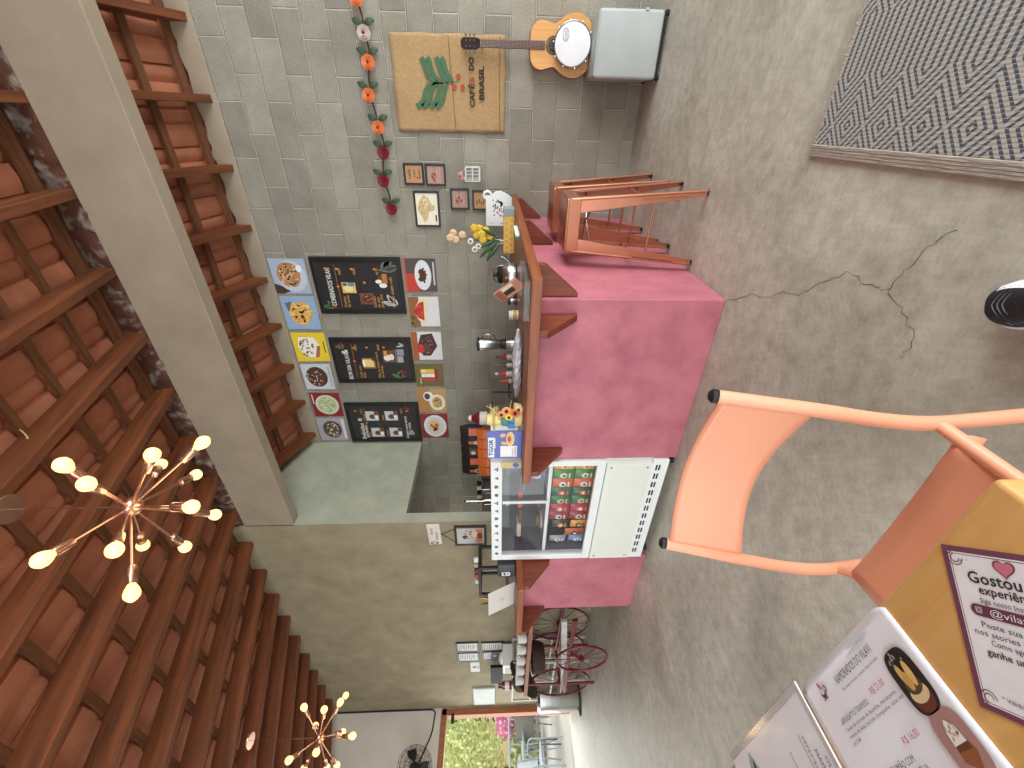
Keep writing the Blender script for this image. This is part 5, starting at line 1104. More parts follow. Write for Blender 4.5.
MB().rbox(0, .03, -.06, .06, -.09, .09, .01).build('wall_plate', M_BLACK, fan)
tag(MB().tube([(XD + .012, 2.14, 2.46), (XD + .012, 2.5, 2.30), (XD + .012, 2.60, 2.27), (XD + .012, 2.84, 2.25), (XD + .012, 2.882, 2.3), (XD + .012, 2.885, 3.1), (XD + .012, 2.885, 3.86)], .011, 6).build('cable', M_BLACK, smooth=True, shift=(XD, 2.9, 2.2)), 'black cable running up the corner of the white wall', 'cable')

# ------------------------------------------------------------------ chandeliers
M_BULB = mat('lit_bulb', (1.0, .66, .27, 1), .3, emit=1.45, c2=(1.0, .64, .25, 1))
M_ROSE = mat('rose_metal', S(206, 160, 136), .25, .9, c2=S(196, 150, 126))
def chandelier(label, hub, dirs, zplate):
    c = thing('chandelier', label, 'chandelier', hub)
    MB().ball((0, 0, 0), .045, 16).build('hub', M_ROSE, c, smooth=True)
    MB().tube([(0, 0, .03), (0, 0, .22)], .006, 8).build('stem', M_ROSE, c, smooth=True); MB().tube([(0, 0, .2), (0, 0, zplate - hub[2])], .0022, 6).build('cord', M_ROSE, c, smooth=True)
    MB().lathe([(.062, -.022), (.065, -.018), (.065, .0), (.001, .001)], (0, 0, zplate - hub[2]), 24).build('ceiling_plate', M_ROSE, c, smooth=True)
    pl = bpy.data.lights.new('chandelier_light', 'POINT'); pl.energy = 3.2; pl.color = (1.0, .66, .34); pl.shadow_soft_size = .12
    po = bpy.data.objects.new('chandelier_light', pl); COL.objects.link(po); po.location = Vector(hub) + Vector((0, 0, -.2))
    for d in dirs:
        d = Vector(d); L = d.length; u = d / L
        a = MB().tube([u * .03, u * (L - .10)], .0058, 8).build('arm', M_ROSE, c, smooth=True)
        MB().lathe([(.006, L - .122), (.0185, L - .115), (.020, L - .045), (.016, L - .04)], (0, 0, 0), 16, axis=u).build('socket', M_ROSE, a, smooth=True)
        prof = [(.012, L - .044), (.016, L - .036), (.024, L - .02), (.0285, L - .004), (.027, L + .010), (.018, L + .022), (.008, L + .03), (.0005, L + .031)]
        MB().lathe(prof, (0, 0, 0), 18, axis=u).build('bulb', M_BULB, a, smooth=True)
chandelier('copper starburst chandelier with lit bulbs, the nearer one', (-1.48, 1.305, 2.86), BULBS1, 3.39)
chandelier('copper starburst chandelier with lit bulbs, the farther one by the doorway', (-4.665, 1.44, 2.82), BULBS2, 3.43)

# ------------------------------------------------------------------ salmon chair
M_SALMON = mat('salmon_paint', S(238, 166, 132), .38, c2=S(234, 160, 126), scale=4)
ch = thing('metal_chair', 'salmon orange steel chair tucked under the wooden table', 'chair', (-.645, .35, 0))
def smoothpath(pts, n=5):
    pts = [Vector(p) for p in pts]; out = []
    for i in range(len(pts) - 1):
        p0, p1, p2, p3 = pts[max(0, i - 1)], pts[i], pts[i + 1], pts[min(len(pts) - 1, i + 2)]
        for k in range(n):
            t = k / n; out.append(.5 * ((2 * p1) + (p2 - p0) * t + (2 * p0 - 5 * p1 + 4 * p2 - p3) * t * t + (3 * p1 - p0 - 3 * p2 + p3) * t ** 3))
    return out + [pts[-1]]
XRC, XLC = -.435, -.875
for x, sgn in ((XRC, 1), (XLC, -1)):
    T = MB().tube(smoothpath([(x, .625, .828), (x, .603, .75), (x, .578, .66), (x - .008, .560, .56), (x - .013, .555, .47), (x - .015, .566, .36), (x - .013, .59, .15), (x - .010, .61, .0)]), .0135, 14).build('back_leg', M_SALMON, ch, smooth=True, world=True)
    MB().lathe([(.0128, 0), (.0138, .002), (.0138, .012), (.008, .018), (.001, .019)], (x, .625, .826), 16, axis=(0, .25, 1)).build('end_cap', M_BLACK, T, smooth=True, world=True)
    MB().tube(smoothpath([(x - .005 * sgn, .14, .44), (x + .01 * sgn, .10, .25), (x + .02 * sgn, .06, 0)]), .0135, 12).build('front_leg', M_SALMON, ch, smooth=True, world=True)
    xr = x - .014 if sgn > 0 else -.82
    MB().tube([(xr, .545 if sgn > 0 else .50, .452 if sgn > 0 else .43), (xr - .004 * sgn, .13, .452 if sgn > 0 else .43)], .012, 12).build('seat_rail', M_SALMON, ch, smooth=True, world=True)
# curved back panel with a scooped lower edge
NX, NZ = 22, 10; vs = []
for i in range(NX + 1):
    u = i / NX; x = XLC + (XRC - XLC) * u; bow = math.sin(PI * u)
    zl = .662 + .020 * bow
    for k in range(NZ + 1):
        z = zl + (.822 + .004 * bow - zl) * k / NZ; yb_ = .580 + (z - .66) * .262
        vs.append((x, yb_ + .034 * bow, z))
fs = [(i * (NZ + 1) + k, (i + 1) * (NZ + 1) + k, (i + 1) * (NZ + 1) + k + 1, i * (NZ + 1) + k + 1) for i in range(NX) for k in range(NZ)]
o = MB().add(vs, fs).build('back_panel', M_SALMON, ch, smooth=True, world=True); md = o.modifiers.new('t', 'SOLIDIFY'); md.thickness = .005; md.offset = 0
# seat: sheet with a rolled rear and front edge and a shallow dish
vs = []; NU, NV = 14, 22
prof = [(.512, .405), (.520, .420), (.522, .440), (.515, .455), (.50, .462)] + [(.50 - .36 * k / 10, .462 - .010 * math.sin(PI * k / 10)) for k in range(1, 11)] + [(.125, .455), (.115, .435), (.115, .41)]
for (y, z) in prof:
    for i in range(NU + 1):
        u = i / NU; vs.append((-.838 + .39 * u, y, z - .006 * math.sin(PI * u)))
o = MB().add(vs, [(j * (NU + 1) + i, j * (NU + 1) + i + 1, (j + 1) * (NU + 1) + i + 1, (j + 1) * (NU + 1) + i) for j in range(len(prof) - 1) for i in range(NU)]).build('seat', M_SALMON, ch, smooth=True, world=True)
md = o.modifiers.new('t', 'SOLIDIFY'); md.thickness = .004; md.offset = -1
for x, sgn in ((XRC, -1), (XLC, 1)):
    if sgn > 0: MB().tube([(x - .014, .555, .437), (x - .014 + .035 * sgn, .515, .432)], .010, 8).build('weld_bracket', M_SALMON, ch, smooth=True, world=True)
MB().tube([(-.445, .09, .2), (-.865, .09, .2)], .009, 8).build('stretcher', M_SALMON, ch, smooth=True, world=True)
MB().box(-.70, -.68, .521, .5235, .405, .43).build('paper_tag', pc(214, 214, 214), ch, world=True)

# ------------------------------------------------------------------ table in front with the menus and the card
M_TABLE = mat('honey_wood', S(224, 178, 112), .38, c2=S(198, 146, 82), scale=3.5, stretch=(1.2, 9, 4), detail=8, lo=.25, hi=.75, rot=(0, 0, .0))
tt = thing('wooden_table', 'honey coloured wooden table at the bottom left corner', 'table', (-.74, -.1, 0)); TZ = .76
MB().rbox(-1.25, -.287, -.50, .272, TZ - .035, TZ, .007, 3).build('tabletop', M_TABLE, tt, world=True, smooth=True)
for x in (-1.15, -.40):
    for y in (-.42, .17): MB().tube([(x, y, 0), (x, y, TZ - .04)], .016, 12).build('leg', M_BLACKM, tt, smooth=True, world=True)
mb = MB()
for y in (-.42, .17): mb.box(-1.15, -.40, y - .012, y + .012, TZ - .065, TZ - .036)
for x in (-1.15, -.40): mb.box(x - .012, x + .012, -.42, .17, TZ - .065, TZ - .036)
mb.build('apron', M_BLACKM, tt, world=True)
# wavy paper menu
pm = thing('paper_menu', 'white paper menu page with two round dessert pictures on the table', 'menu', (-.64, .12, TZ))
X0, X1, Y0, Y1 = -.757, -.507, -.05, .272
def mz(x, y): u = (x - X0) / (X1 - X0); v = (y - Y0) / (Y1 - Y0); return TZ + .0022 + .0012 * math.sin(9 * u + 3 * v) * math.sin(7 * v) + .004 * max(0, v - .93) * 6 * (1 + .7 * math.sin(u * 6))
vs = []; NU, NV = 24, 30
for i in range(NU + 1):
    for k in range(NV + 1):
        u, v = i / NU, k / NV; rr = .012; y = Y0 + (Y1 - Y0) * v
        x = X0 + (X1 - X0) * u
        if v > .96:                                # rounded upper corners
            if u < .06: y -= (.06 - u) * .14
            if u > .94: y -= (u - .94) * .14
        vs.append((x, y, mz(x, y)))
M_PAPER = mat('menu_paper', S(246, 247, 252), .5, c2=S(238, 240, 248), scale=5)
o = MB().add(vs, [(i * (NV + 1) + k, (i + 1) * (NV + 1) + k, (i + 1) * (NV + 1) + k + 1, i * (NV + 1) + k + 1) for i in range(NU) for k in range(NV)]).build('page', M_PAPER, pm, smooth=True, world=True); md = o.modifiers.new('t', 'SOLIDIFY'); md.thickness = .0008; md.offset = -1
ZP = TZ + .0042
def onpage(x, y): return Vector((x, y, ZP))
ink = pc(74, 60, 58); redink = pc(196, 84, 84)
L = [('NAMORADOS DO VILAVI', onpage(-.668, .2415), EX, EY, .0135, .098, 'l'), ('Por tempo limitado, consultar disponibilidade', onpage(-.664, .2325), EX, EY, .0045, .095, 'l'),
     ('AFFOGATTO TIRAMISSU', onpage(-.706, .2065), EX, EY, .0085, .075, 'l'), ('1 bola de sorvete de baunilha, mascarpone,', onpage(-.706, .1985), EX, EY, .0058, .13, 'l'), ('creme de leite, biscoito champanhe, cacau em', onpage(-.706, .1915), EX, EY, .0058, .135, 'l'), ('pó. Café', onpage(-.706, .1845), EX, EY, .0058, None, 'l'),
     ('BOLO DE LIMÃO COM', onpage(-.692, .145), EX, EY, .0095, .075, 'l'), ('CASQUINHAS DA AMÉLIA', onpage(-.692, .134), EX, EY, .0095, .088, 'l'), ('raspas de limão, farinha de trigo,', onpage(-.692, .124), EX, EY, .0058, .11, 'l'), ('ovos, leite condensado', onpage(-.692, .116), EX, EY, .0058, .08, 'l')]
lettering(L, ink, pm)
lettering([('R$ 21,00', onpage(-.617, .2105), EX, EY, .010, .032, 'l'), ('R$ 16,00', onpage(-.617, .160), EX, EY, .010, .032, 'l')], redink, pm, 'price_lettering')
def rpic(cx, cy, a, b, draw, nm):
    P = Print((cx - a, cy - b, ZP - .0004), EX, EY, 2 * a, 2 * b, .0003)
    def sq(u, v, rx, ry, col): P.poly([(u + rx * abs(math.cos(t)) ** .6 * (1 if math.cos(t) > 0 else -1), v + ry * abs(math.sin(t)) ** .6 * (1 if math.sin(t) > 0 else -1)) for t in [2 * PI * k / 32 for k in range(32)]], col)
    draw(P, sq); P.build(pm, nm)
rpic(-.545, .199, .022, .032, lambda P, sq: (sq(.5, .5, .5, .5, (44, 34, 30)), P.ell(.5, .22, .36, .2, (110, 52, 34)), P.ell(.5, .3, .34, .14, (226, 206, 160)), P.ell(.5, .42, .3, .13, (90, 74, 44)), P.ell(.36, .6, .1, .2, (226, 184, 106), .2), P.ell(.64, .58, .11, .2, (232, 192, 116), -.1), P.ell(.44, .5, .12, .15, (214, 168, 90)), P.dots(.5, .85, .36, .1, (150, 150, 146), 9, .05)), 'glass_dessert_picture')
rpic(-.541, .139, .023, .03, lambda P, sq: (sq(.5, .5, .5, .5, (176, 134, 128)), P.poly([(.25, .3), (.6, .12), (.8, .35), (.72, .55), (.35, .6)], (150, 92, 52)), P.poly([(.3, .42), (.75, .4), (.72, .52), (.35, .6)], (110, 62, 36)), P.poly([(.3, .5), (.72, .5), (.68, .72), (.5, .85), (.34, .74)], (238, 236, 230)), P.dots(.5, .66, .16, .14, (196, 180, 150), 14, .03)), 'cake_slice_picture')
P = Print((-.722, .236, ZP - .0006), EX, EY, .03, .026, .0003); P.ell(.45, .4, .2, .26, (96, 70, 66)); P.ell(.45, .5, .17, .16, (226, 226, 232)); P.rect(.25, .1, .7, .16, (190, 90, 90)); P.ell(.4, .75, .08, .2, (190, 110, 110), .4); P.ell(.75, .5, .12, .16, (96, 70, 66)); P.ell(.73, .5, .07, .1, (226, 226, 232)); P.build(pm, 'cup_emblem')
P = Print((-.65, .25, ZP - .001), EX, EY, .1, .03, .0003); P.poly([(.1, .6), (.5, .35), (.95, .3), (.7, .55), (.35, .75)], (214, 222, 222)); P.poly([(.25, .2), (.6, .12), (.95, .2), (.6, .26)], (218, 226, 224)); P.build(pm, 'leaf_print')
# laminated menu beside it
lm = thing('laminated_menu', 'glossy laminated menu with phone number at the table edge, farthest left', 'menu', (-.92, .12, TZ))
MB().rbox(-1.10, -.763, -.06, .284, TZ + .0005, TZ + .004, .001, 1).build('page', mat('gloss_paper', S(240, 241, 244), .08, c2=S(234, 236, 240)), lm, world=True)
mb = MB(); mb.box(-1.10, -.763, .272, .284, TZ + .004, TZ + .0052); mb.box(-.772, -.763, -.06, .272, TZ + .004, TZ + .0052); mb.build('clear_edge', M_PLASTIC, lm, world=True)
ZL = TZ + .0056
lettering([('99757-5477', Vector((-.8175, .228, ZL)), -EY, EX, .0085, .052, 'l'), ('MAIS', Vector((-.801, .206, ZL)), -EY, EX, .011, None, 'l'), ('OLÁ', Vector((-.784, .194, ZL)), -EY, EX, .011, None, 'l')], pc(90, 88, 92), lm)
mb = MB(); mb.box(-.826, -.8253, .12, .233, TZ + .0042, TZ + .0046); mb.box(-.872, -.8713, .10, .224, TZ + .0042, TZ + .0046); mb.build('rule_lines', pc(120, 116, 120), lm, world=True)
mb = MB()
for (x, y, d) in ((-1.02, .264, .05), (-1.012, .25, .05), (-1.03, .235, .05)): mb.poly([(x - .012, y - d * .4, ZL - .001), (x, y - d, ZL - .001), (x + .012, y - d * .3, ZL - .001), (x, y, ZL - .001)])
mb.build('leaf_print', pc(150, 170, 160), lm, world=True)
# review card turned at an angle
TLc = Vector((-.384, .266, TZ)); ut = Vector((.7235, -.690, 0)).normalized(); ul = Vector((-.690, -.7235, 0)).normalized(); up_ = -ul; CW, CL = .110, .154
rc = thing('thank_you_card', 'white card with plum border, heart and handwritten-style text on the table', 'card', (-.40, .17, TZ))
c0 = TLc + ul * CL
def cardpoly(inset, z, r=.0): 
    a = c0 + ut * inset + up_ * inset; return [a + Vector((0, 0, z)), a + ut * (CW - 2 * inset) + Vector((0, 0, z)), a + ut * (CW - 2 * inset) + up_ * (CL - 2 * inset) + Vector((0, 0, z)), a + up_ * (CL - 2 * inset) + Vector((0, 0, z))]
MB().prism(cardpoly(0, .0004), (0, 0, .0008)).build('card', pc(122, 72, 94, .4), rc, world=True)
MB().prism(cardpoly(.0058, .0013), (0, 0, .0003)).build('white_field', pc(246, 247, 250, .4), rc, world=True)
mb = MB(); i1, i2 = cardpoly(.0072, .0018), cardpoly(.0078, .0018); mb.add(i1 + i2, [(k, (k + 1) % 4, 4 + (k + 1) % 4, 4 + k) for k in range(4)])
for (u, v) in ((0, 0), (1, 0), (0, 1), (1, 1)):
    b = c0 + ut * (.006 + u * (CW - .012)) + up_ * (.006 + v * (CL - .012)) + Vector((0, 0, .0019)); su, sv = (1 - 2 * u), (1 - 2 * v)
    for r in (.0035, .0065):
        mb.add([b + ut * su * (.006 + rr * math.cos(k * .5)) + up_ * sv * (.006 + rr * math.sin(k * .5)) for k in range(10) for rr in (r, r + .0009)], [(2 * k, 2 * k + 1, 2 * k + 3, 2 * k + 2) for k in range(9)])
mb.build('border_ornament', pc(122, 72, 94, .4), rc, world=True)
def oncard(u, v): return TLc + ut * u + ul * v + Vector((0, 0, .0021))
mb = MB(); hc = oncard(CW / 2, .0155)
def heart(s, z): return [hc + ut * (s * 16 * math.sin(t) ** 3 / 16) + up_ * (s * (13 * math.cos(t) - 5 * math.cos(2 * t) - 2 * math.cos(3 * t) - math.cos(4 * t)) / 16) + Vector((0, 0, z)) for t in [2 * PI * k / 30 for k in range(30)]]
MB().poly(heart(.0092, 0)).build('heart_outline', pc(110, 60, 76), rc, world=True); MB().poly(heart(.0078, .0003)).build('heart', pc(214, 124, 140), rc, world=True)
mid = CW / 2; dk = pc(50, 44, 54)
pill = MB(); pu = [oncard(.0235, .0575)]
ringp = [oncard(.0215 + .0055 * math.cos(t), .0596 + .0055 * math.sin(t)) for t in [PI / 2 + PI * k / 10 for k in range(11)]] + [oncard(CW - .0215 + .0055 * math.cos(t), .0596 + .0055 * math.sin(t)) for t in [-PI / 2 + PI * k / 10 for k in range(11)]]
pill.poly(ringp); pill.build('name_band', pc(112, 62, 86, .4), rc, world=True)
lettering([('Gostou da', oncard(.0205, .0335), ut, up_, .0155, .064, 'l'), ('experiência?', oncard(.0275, .0432), ut, up_, .0115, .054, 'l')], dk, rc, 'title_lettering', .015)
lettering([('Siga nosso Instagram', oncard(.0265, .0518), ut, up_, .0068, .052, 'l'), ('Poste sua foto', oncard(.0225, .0748), ut, up_, .0074, .050, 'l'), ('nos stories e marque', oncard(.0145, .0830), ut, up_, .0074, .072, 'l'), ('Como agradecimento', oncard(.0270, .0905), ut, up_, .0074, .058, 'l'), ('* Válido por tempo limitado', oncard(mid, .139), ut, up_, .0058, .062, 'c')], dk, rc)
lettering([('ganhe um mimo', oncard(.0208, .1005), ut, up_, .009, .058, 'l')], dk, rc, 'bold_lettering', .015)
lettering([('@vilavicafe', oncard(mid + .004, .0622) + Vector((0, 0, .0006)), ut, up_, .009, .052, 'c')], pc(240, 236, 240), rc, 'name_lettering')
g = oncard(.0235, .0592) + Vector((0, 0, .0006)); mb = MB()
for r0, r1, n_ in ((.0032, .0038, 4), (.0014, .0019, 16)):
    mb.add([g + ut * r * math.cos(2 * PI * k / n_ + PI / 4) + up_ * r * math.sin(2 * PI * k / n_ + PI / 4) for k in range(n_) for r in (r0, r1)], [(2 * k, 2 * k + 1, (2 * k + 3) % (2 * n_), (2 * k + 2) % (2 * n_)) for k in range(n_)])
mb.build('camera_emblem', pc(240, 236, 240), rc, world=True)
mb = MB()
for (u, v, r) in ((.018, .014, .0016), (.0235, .0125, .001), (.088, .013, .0015), (.083, .0125, .001)):
    q = oncard(u, v); mb.poly([q + ut * r * (1 if k % 2 == 0 else .3) * math.cos(k * PI / 4) + up_ * r * (1 if k % 2 == 0 else .3) * math.sin(k * PI / 4) for k in range(8)])
mb.build('sparkles', pc(110, 84, 100), rc, world=True)

# ------------------------------------------------------------------ patterned rug
def rugmat():
    m = bpy.data.materials.new('diamond_weave'); m.use_nodes = True; nt = m.node_tree; b = nt.nodes['Principled BSDF']; b.inputs['Roughness'].default_value = .95; b.inputs['Specular IOR Level'].default_value = .1
    N = nt.nodes.new; Lk = nt.links.new
    tc = N('ShaderNodeTexCoord'); sp = N('ShaderNodeSeparateXYZ'); Lk(tc.outputs['Object'], sp.inputs[0])
    def M(op, a, b_=None, c=None):
        n = N('ShaderNodeMath'); n.operation = op
        for i, v in enumerate((a, b_, c)):
            if v is None: continue
            if isinstance(v, (int, float)): n.inputs[i].default_value = v
            else: Lk(v, n.inputs[i])
        return n.outputs[0]
    X, Y = sp.outputs['X'], sp.outputs['Y']
    def absfr(v, per, off):                     # distance to the nearest multiple, in periods
        t = M('FRACT', M('ADD', M('DIVIDE', M('ADD', v, off), per), 20.5)); return M('ABSOLUTE', M('SUBTRACT', t, .5))
    a = absfr(Y, .149, -1.507)
    xr = M('ABSOLUTE', X)
    xm = absfr(X, .45, 0.0)                     # the whole design repeats along X
    xd = M('MULTIPLY', xm, .45)                 # metres from the diamond row
    d1 = M('ADD', M('MINIMUM', M('DIVIDE', xd, .17), .84), a)
    tip = M('MAXIMUM', M('DIVIDE', M('SUBTRACT', .2, xd), .17), 0)
    d2 = M('ADD', a, tip)
    isz = M('GREATER_THAN', xd, .1)
    d = d1
    st = M('FRACT', M('ADD', M('MULTIPLY', d, 6.0), .30))
    dark = M('GREATER_THAN', st, .58)
    wv = M('SINE', M('MULTIPLY', M('ADD', X, M('MULTIPLY', Y, .12)), 2 * PI / .0115)); wv2 = M('SINE', M('MULTIPLY', Y, 2 * PI / .009))
    dash = M('GREATER_THAN', wv, -.93); dark = M('MULTIPLY', dark, dash)
    nz = N('ShaderNodeTexNoise'); nz.inputs['Scale'].default_value = 120; Lk(tc.outputs['Object'], nz.inputs['Vector'])
    x = N('ShaderNodeMix'); x.data_type = 'RGBA'; Lk(dark, x.inputs[0]); x.inputs[6].default_value = S(172, 169, 161); x.inputs[7].default_value = S(82, 88, 98)
    y = N('ShaderNodeMix'); y.data_type = 'RGBA'; y.blend_type = 'MULTIPLY'; y.inputs[0].default_value = .5; Lk(x.outputs[2], y.inputs[6]); Lk(nz.outputs['Fac'], y.inputs[7])
    r = N('ShaderNodeMix'); r.data_type = 'RGBA'; r.blend_type = 'ADD'; r.inputs[0].default_value = 0; Lk(x.outputs[2], b.inputs['Base Color'])
    h = M('ADD', M('MULTIPLY', wv, .5), M('MULTIPLY', wv2, .25)); h = M('ADD', h, M('MULTIPLY', nz.outputs['Fac'], .6))
    bp = N('ShaderNodeBump'); bp.inputs['Strength'].default_value = .3; bp.inputs['Distance'].default_value = .002; Lk(h, bp.inputs['Height']); Lk(bp.outputs[0], b.inputs['Normal'])
    return m
rg = thing('rug', 'flat-woven beige rug with slate blue diamond pattern', 'rug', (.8, 1.0, 0))
RX0, RX1, RY0, RY1 = -.105, 1.75, -.6, 1.80
MB().rbox(RX0 + .04, RX1 - .04, RY0 + .01, RY1 - .012, .001, .010, .003, 1).build('patterned_field', rugmat(), rg, shift=None)
f = [q for q in COL.objects if q.name == 'patterned_field'][0]; rg.location = (0, 0, 0)
M_HEM = mat('beige_hem', S(176, 166, 152), .95, c2=S(152, 142, 130), scale=90, stretch=(1, .15, 1), bump=.5, bscale=150)
MB().rbox(RX0, RX0 + .042, RY0, RY1, .001, .012, .003, 1).build('hem', M_HEM, rg); MB().rbox(RX1 - .042, RX1, RY0, RY1, .001, .012, .003, 1).build('hem', M_HEM, rg)
mb = MB()
for k in range(3): mb.tube([(RX0 + .012 + k * .009, RY0, .0118), (RX0 + .012 + k * .009, RY1, .0118)], .0012, 5)
mb.build('hem_stitching', mat('hem_thread', S(130, 120, 112), .95), rg)
for y in (RY1 - .014, RY0): MB().rbox(RX0 + .042, RX1 - .042, y, y + .014, .001, .011, .002, 1).build('selvedge', M_HEM, rg)

# ------------------------------------------------------------------ sneaker
sn = thing('sneaker', 'toe of a black and white sneaker on the floor at the lower edge', 'shoe', (-.362, .900, 0)); fd = Vector((-.42, .9075, 0)).normalized(); sd = Vector((fd.y, -fd.x, 0))
def section(t):                                  # t metres back from the toe: half width, height
    w = .030 + .026 * (1 - (1 - t / .06) ** 2) ** .5 if t < .06 else .056 - .014 * math.sin(PI * min(1, (t - .06) / .215)) * .8
    hgt = .035 + .035 * min(1, t / .10) + (.04 * min(1, max(0, (t - .10) / .08)))
    return w, hgt
def shell(z0f, z1f, k, ts):
    vs = []; n = 16
    for t in ts:
        wv, hv = section(t); c = -fd * t
        for j in range(n + 1):
            a = PI * j / n; vs.append(c + sd * (wv * k * math.copysign(abs(math.cos(a)) ** .75, math.cos(a))) + EZ * (z0f + (hv * z1f) * math.sin(a) ** .75))
    return MB().add(vs, [(i * (n + 1) + j, i * (n + 1) + j + 1, (i + 1) * (n + 1) + j + 1, (i + 1) * (n + 1) + j) for i in range(len(ts) - 1) for j in range(n)] + [tuple(range((len(ts) - 1) * (n + 1), len(ts) * (n + 1))), tuple(range(n + 1))])
ts = [.001, .004, .01, .02, .035, .05, .07, .1, .13, .16, .19, .22, .25, .275]
o = shell(.022, 1.0, .95, ts).build('upper', mat('black_mesh_fabric', S(34, 35, 42), .7, c2=S(24, 25, 30), scale=60, bump=.4, bscale=200), sn, smooth=True)
mb = MB(); L_, R_ = [], []
for t in ts: wv, hv = section(t); L_.append((-fd * t, wv * 1.04)); 
pts = [c + sd * w_ for c, w_ in L_] + [c - sd * w_ for c, w_ in reversed(L_)]
MB().prism([p + EZ * .002 for p in pts], (0, 0, .014)).build('outsole', pc(54, 54, 58), sn, bevel=.003)
MB().prism([p * 1.0 + EZ * .0161 for p in pts], (0, 0, .012)).build('midsole', pc(232, 232, 232), sn, bevel=.004)
mb = MB()
st2 = []
for t in ts[3:]:
    wv, hv = section(t); st2.append([-fd * t + sd * (wv * 1.0 * math.cos(a)) + EZ * (.022 + hv * 1.06 * math.sin(a) ** .75) for a in (.05, .45, .85)])
mb.add([p for r in st2 for p in r], [(i * 3 + j, i * 3 + j + 1, i * 3 + j + 4, i * 3 + j + 3) for i in range(len(st2) - 1) for j in range(2)]); mb.build('white_side_panel', pc(228, 230, 232), sn, smooth=True)
for off in (.022, .036, .05):
    MB().tube([-fd * (off + .05 * abs(math.cos(a)) ** 1.5) + sd * (section(off + .05 * abs(math.cos(a)) ** 1.5)[0] * .96 * math.cos(a)) + EZ * (.0225 + section(off + .05 * abs(math.cos(a)) ** 1.5)[1] * math.sin(a) ** .75) for a in [.5 + (PI - 1.0) * k / 14 for k in range(15)]], .0016, 5).build('overlay_line', pc(110, 118, 126), sn, smooth=True)

# ------------------------------------------------------------------ outside the doorway
struct('ground', MB().box(-40, -8.46, -20, 25, -.14, -.02), mat('pale_paving', S(206, 200, 188), .9, c2=S(190, 184, 172), scale=3))
struct('porch_wall', MB().box(-12.1, -11.9, .5, 2.98, -.02, 1.22), M_WHITEWALL)
bankm = MB(); vs = []; random.seed(3)
NX, NY = 14, 30
for i in range(NX + 1):
    for k in range(NY + 1):
        x = -19 - 9 * i / NX; y = -4 + 22 * k / NY; z = 3.4 * (1 - math.exp(-1.6 * i / NX * 2)) + random.uniform(-.12, .12) if i else -.05
        vs.append((x + random.uniform(-.15, .15), y, z))
bankm.add(vs, [(i * (NY + 1) + k, (i + 1) * (NY + 1) + k, (i + 1) * (NY + 1) + k + 1, i * (NY + 1) + k + 1) for i in range(NX) for k in range(NY)])
struct('earth_bank', bankm, mat('earth_and_grass', S(206, 166, 130), .95, c2=S(170, 170, 110), scale=.8, detail=8), smooth=True)
def foliage(o, c, rad, n, sz, m, name='foliage'):
    mb = MB()
    for _ in range(n):
        d = Vector((random.gauss(0, 1), random.gauss(0, 1), random.gauss(0, 1))).normalized() * (random.random() ** .33)
        p = Vector(c) + Vector((d.x * rad[0], d.y * rad[1], d.z * rad[2])); u = Vector((random.gauss(0, 1), random.gauss(0, 1), random.gauss(0, .6))).normalized(); v = u.orthogonal().normalized(); s = sz * random.uniform(.6, 1.3)
        mb.add([p - u * s, p + v * s * .45, p + u * s, p - v * s * .45], [(0, 1, 2, 3)])
    return mb.build(name, m, o)
def tree(x, y, h, r, c1, c2, label, zb=0):
    t = thing('garden_tree', label, 'tree', (x, y, zb)); 
    MB().tube([(0, 0, 0), (.05, .02, h * .35), (-.03, 0, h * .7)], [.09, .07, .03], 8).build('trunk', mat('bark', S(120, 96, 72), .9), t, smooth=True)
    foliage(t, (0, 0, h * .62), (r, r, h * .40), 2600, .085, mat('leaves_%d_%d' % (c1[0], c1[1]), S(*c1), .7, c2=S(*c2), scale=1.5), 'foliage')
tree(-15.2, 4.95, 3.6, 1.0, (226, 230, 170), (196, 206, 130), 'yellow-green leafy tree outside, right half of the doorway view')
tree(-17.5, 6.4, 3.8, 1.1, (190, 210, 160), (150, 180, 126), 'darker green tree outside by the door jamb', .0)
tree(-16.5, 4.1, 3.9, 1.0, (236, 236, 180), (206, 212, 140), 'pale yellow-green tree outside, left half of the doorway view')
tree(-21.0, 4.6, 3.2, 1.3, (224, 228, 170), (200, 206, 140), 'round green tree growing on the earth bank', .6)
pb = thing('flowering_bush', 'pink flowering bush outside the doorway', 'bush', (-14.5, 4.72, 0)); foliage(pb, (0, 0, .95), (.5, .42, .32), 700, .08, mat('pink_petals', S(246, 184, 208), .7, c2=S(240, 160, 194), scale=3), 'flowers'); foliage(pb, (0, 0, .45), (.45, .4, .4), 500, .1, mat('bush_leaves', S(150, 176, 110), .7, c2=S(120, 150, 84), scale=3), 'foliage')
for k in range(4): MB().tube([(0, 0, 0), (.15 * math.cos(k * 1.6), .15 * math.sin(k * 1.6), .8)], .015, 6).build('branch', MATS['bark'], pb, smooth=True)
for i, (x, y, c, nm) in enumerate(((-15.6, 4.45, (196, 196, 140), 'low pale green shrub outside, middle of the doorway view'), (-13.6, 3.75, (186, 190, 140), 'low dull green shrub outside, left of the doorway view'))):
    b = thing('shrub', nm, 'shrub', (x, y, 0)); foliage(b, (0, 0, .45), (.7, .5, .42), 800, .1, mat('shrub_leaves_%d' % i, S(*c), .7, c2=S(160, 160, 116), scale=3)); MB().tube([(0, 0, 0), (0, 0, .4)], .03, 6).build('stem', MATS['bark'], b)
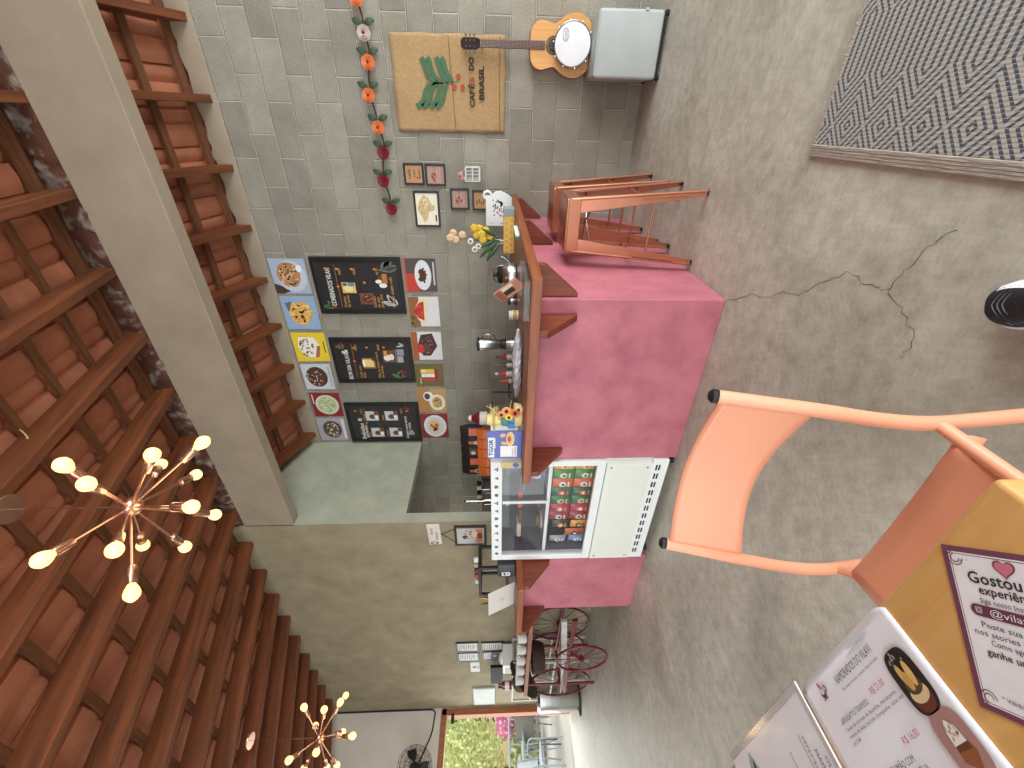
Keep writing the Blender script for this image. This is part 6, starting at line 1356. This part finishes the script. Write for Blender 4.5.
def patio_chair(loc, rz, c, label, ms_):
    p = thing('patio_chair', label, 'chair', loc, rz, 'patio chairs')
    m = mat('patio_%d' % c[0], S(*c), .4, .3)
    for s in (-1, 1):
        MB().tube(smoothpath([(.24 * s, -.25, 0), (.23 * s, -.24, .42), (.25 * s, -.2, .63), (.25 * s, .1, .66), (.22 * s, .25, .62)]), .014, 8).build('front_leg', m, p, smooth=True)
        MB().tube(smoothpath([(.21 * s, .3, 0), (.2 * s, .2, .44), (.2 * s, .28, .88)]), .014, 8).build('rear_leg', m, p, smooth=True)
    MB().rbox(-.21, .21, -.24, .22, .42, .44, .006).build('seat', ms_, p)
    MB().rbox(-.2, .2, .0, .016, 0, .4, .006, 2, Matrix.Translation((0, .21, .47)) @ Matrix.Rotation(-.18, 4, 'X')).build('backrest', ms_, p)
patio_chair((-10.4, 3.22, -.02), 1.2, (110, 108, 106), 'grey patio chair outside, just past the doorway', mat('grey_mesh', S(130, 126, 118), .7))
patio_chair((-11.6, 3.95, -.02), -2.2, (120, 120, 120), 'second grey patio chair outside, behind the nearer grey one', MATS['grey_mesh'])
patio_chair((-10.1, 2.62, -.02), 1.9, (170, 184, 192), 'pale blue patio chair outside at the left of the doorway', mat('blue_mesh', S(206, 214, 218), .6))
pt_ = thing('patio_table', 'pale blue round patio table outside the doorway', 'table', (-10.9, 2.95, -.02)); MB().lathe([(.4, .70), (.41, .71), (.41, .73), (.001, .735)], n=28).build('top', MATS['patio_170'], pt_, smooth=True)
for k in range(3): MB().tube([(.1 * math.cos(k * 2.1), .1 * math.sin(k * 2.1), .7), (.3 * math.cos(k * 2.1), .3 * math.sin(k * 2.1), 0)], .014, 8).build('leg', MATS['patio_170'], pt_, smooth=True)
rl = thing('porch_railing', 'pale metal railing outside beyond the patio chairs', 'railing', (-12.6, 3.6, -.02)); MB().tube([(0, -.5, .95), (0, 2.0, .95)], .022, 8).build('top_rail', MATS['patio_170'], rl, smooth=True); MB().tube([(0, -.5, .15), (0, 2.0, .15)], .015, 8).build('bottom_rail', MATS['patio_170'], rl, smooth=True)
for k in range(6): MB().tube([(0, -.5 + .5 * k, 0), (0, -.5 + .5 * k, .95)], .012, 8).build('post', MATS['patio_170'], rl, smooth=True)

# loose yellow wire hanging from the roof beside the nearer chandelier
def onroof(x, y, d):
    v = ray(x, y); t = (ZF - SF * YB + d - CAMZ) / (v.z - SF * v.y); return Vector((0, 0, CAMZ)) + v * t
wp = smoothpath([onroof(16, 427, .17), onroof(25, 434, .12), onroof(30, 445, .08), onroof(24, 454, .10), onroof(14, 458, .13), onroof(8, 465, .17)])
tag(MB().tube(wp, .004, 6).build('loose_wire', mat('yellow_wire', S(206, 176, 110), .5), smooth=True, shift=tuple(wp[0])), 'loose yellow wire loop hanging from the roof battens near the chandelier', 'wire')
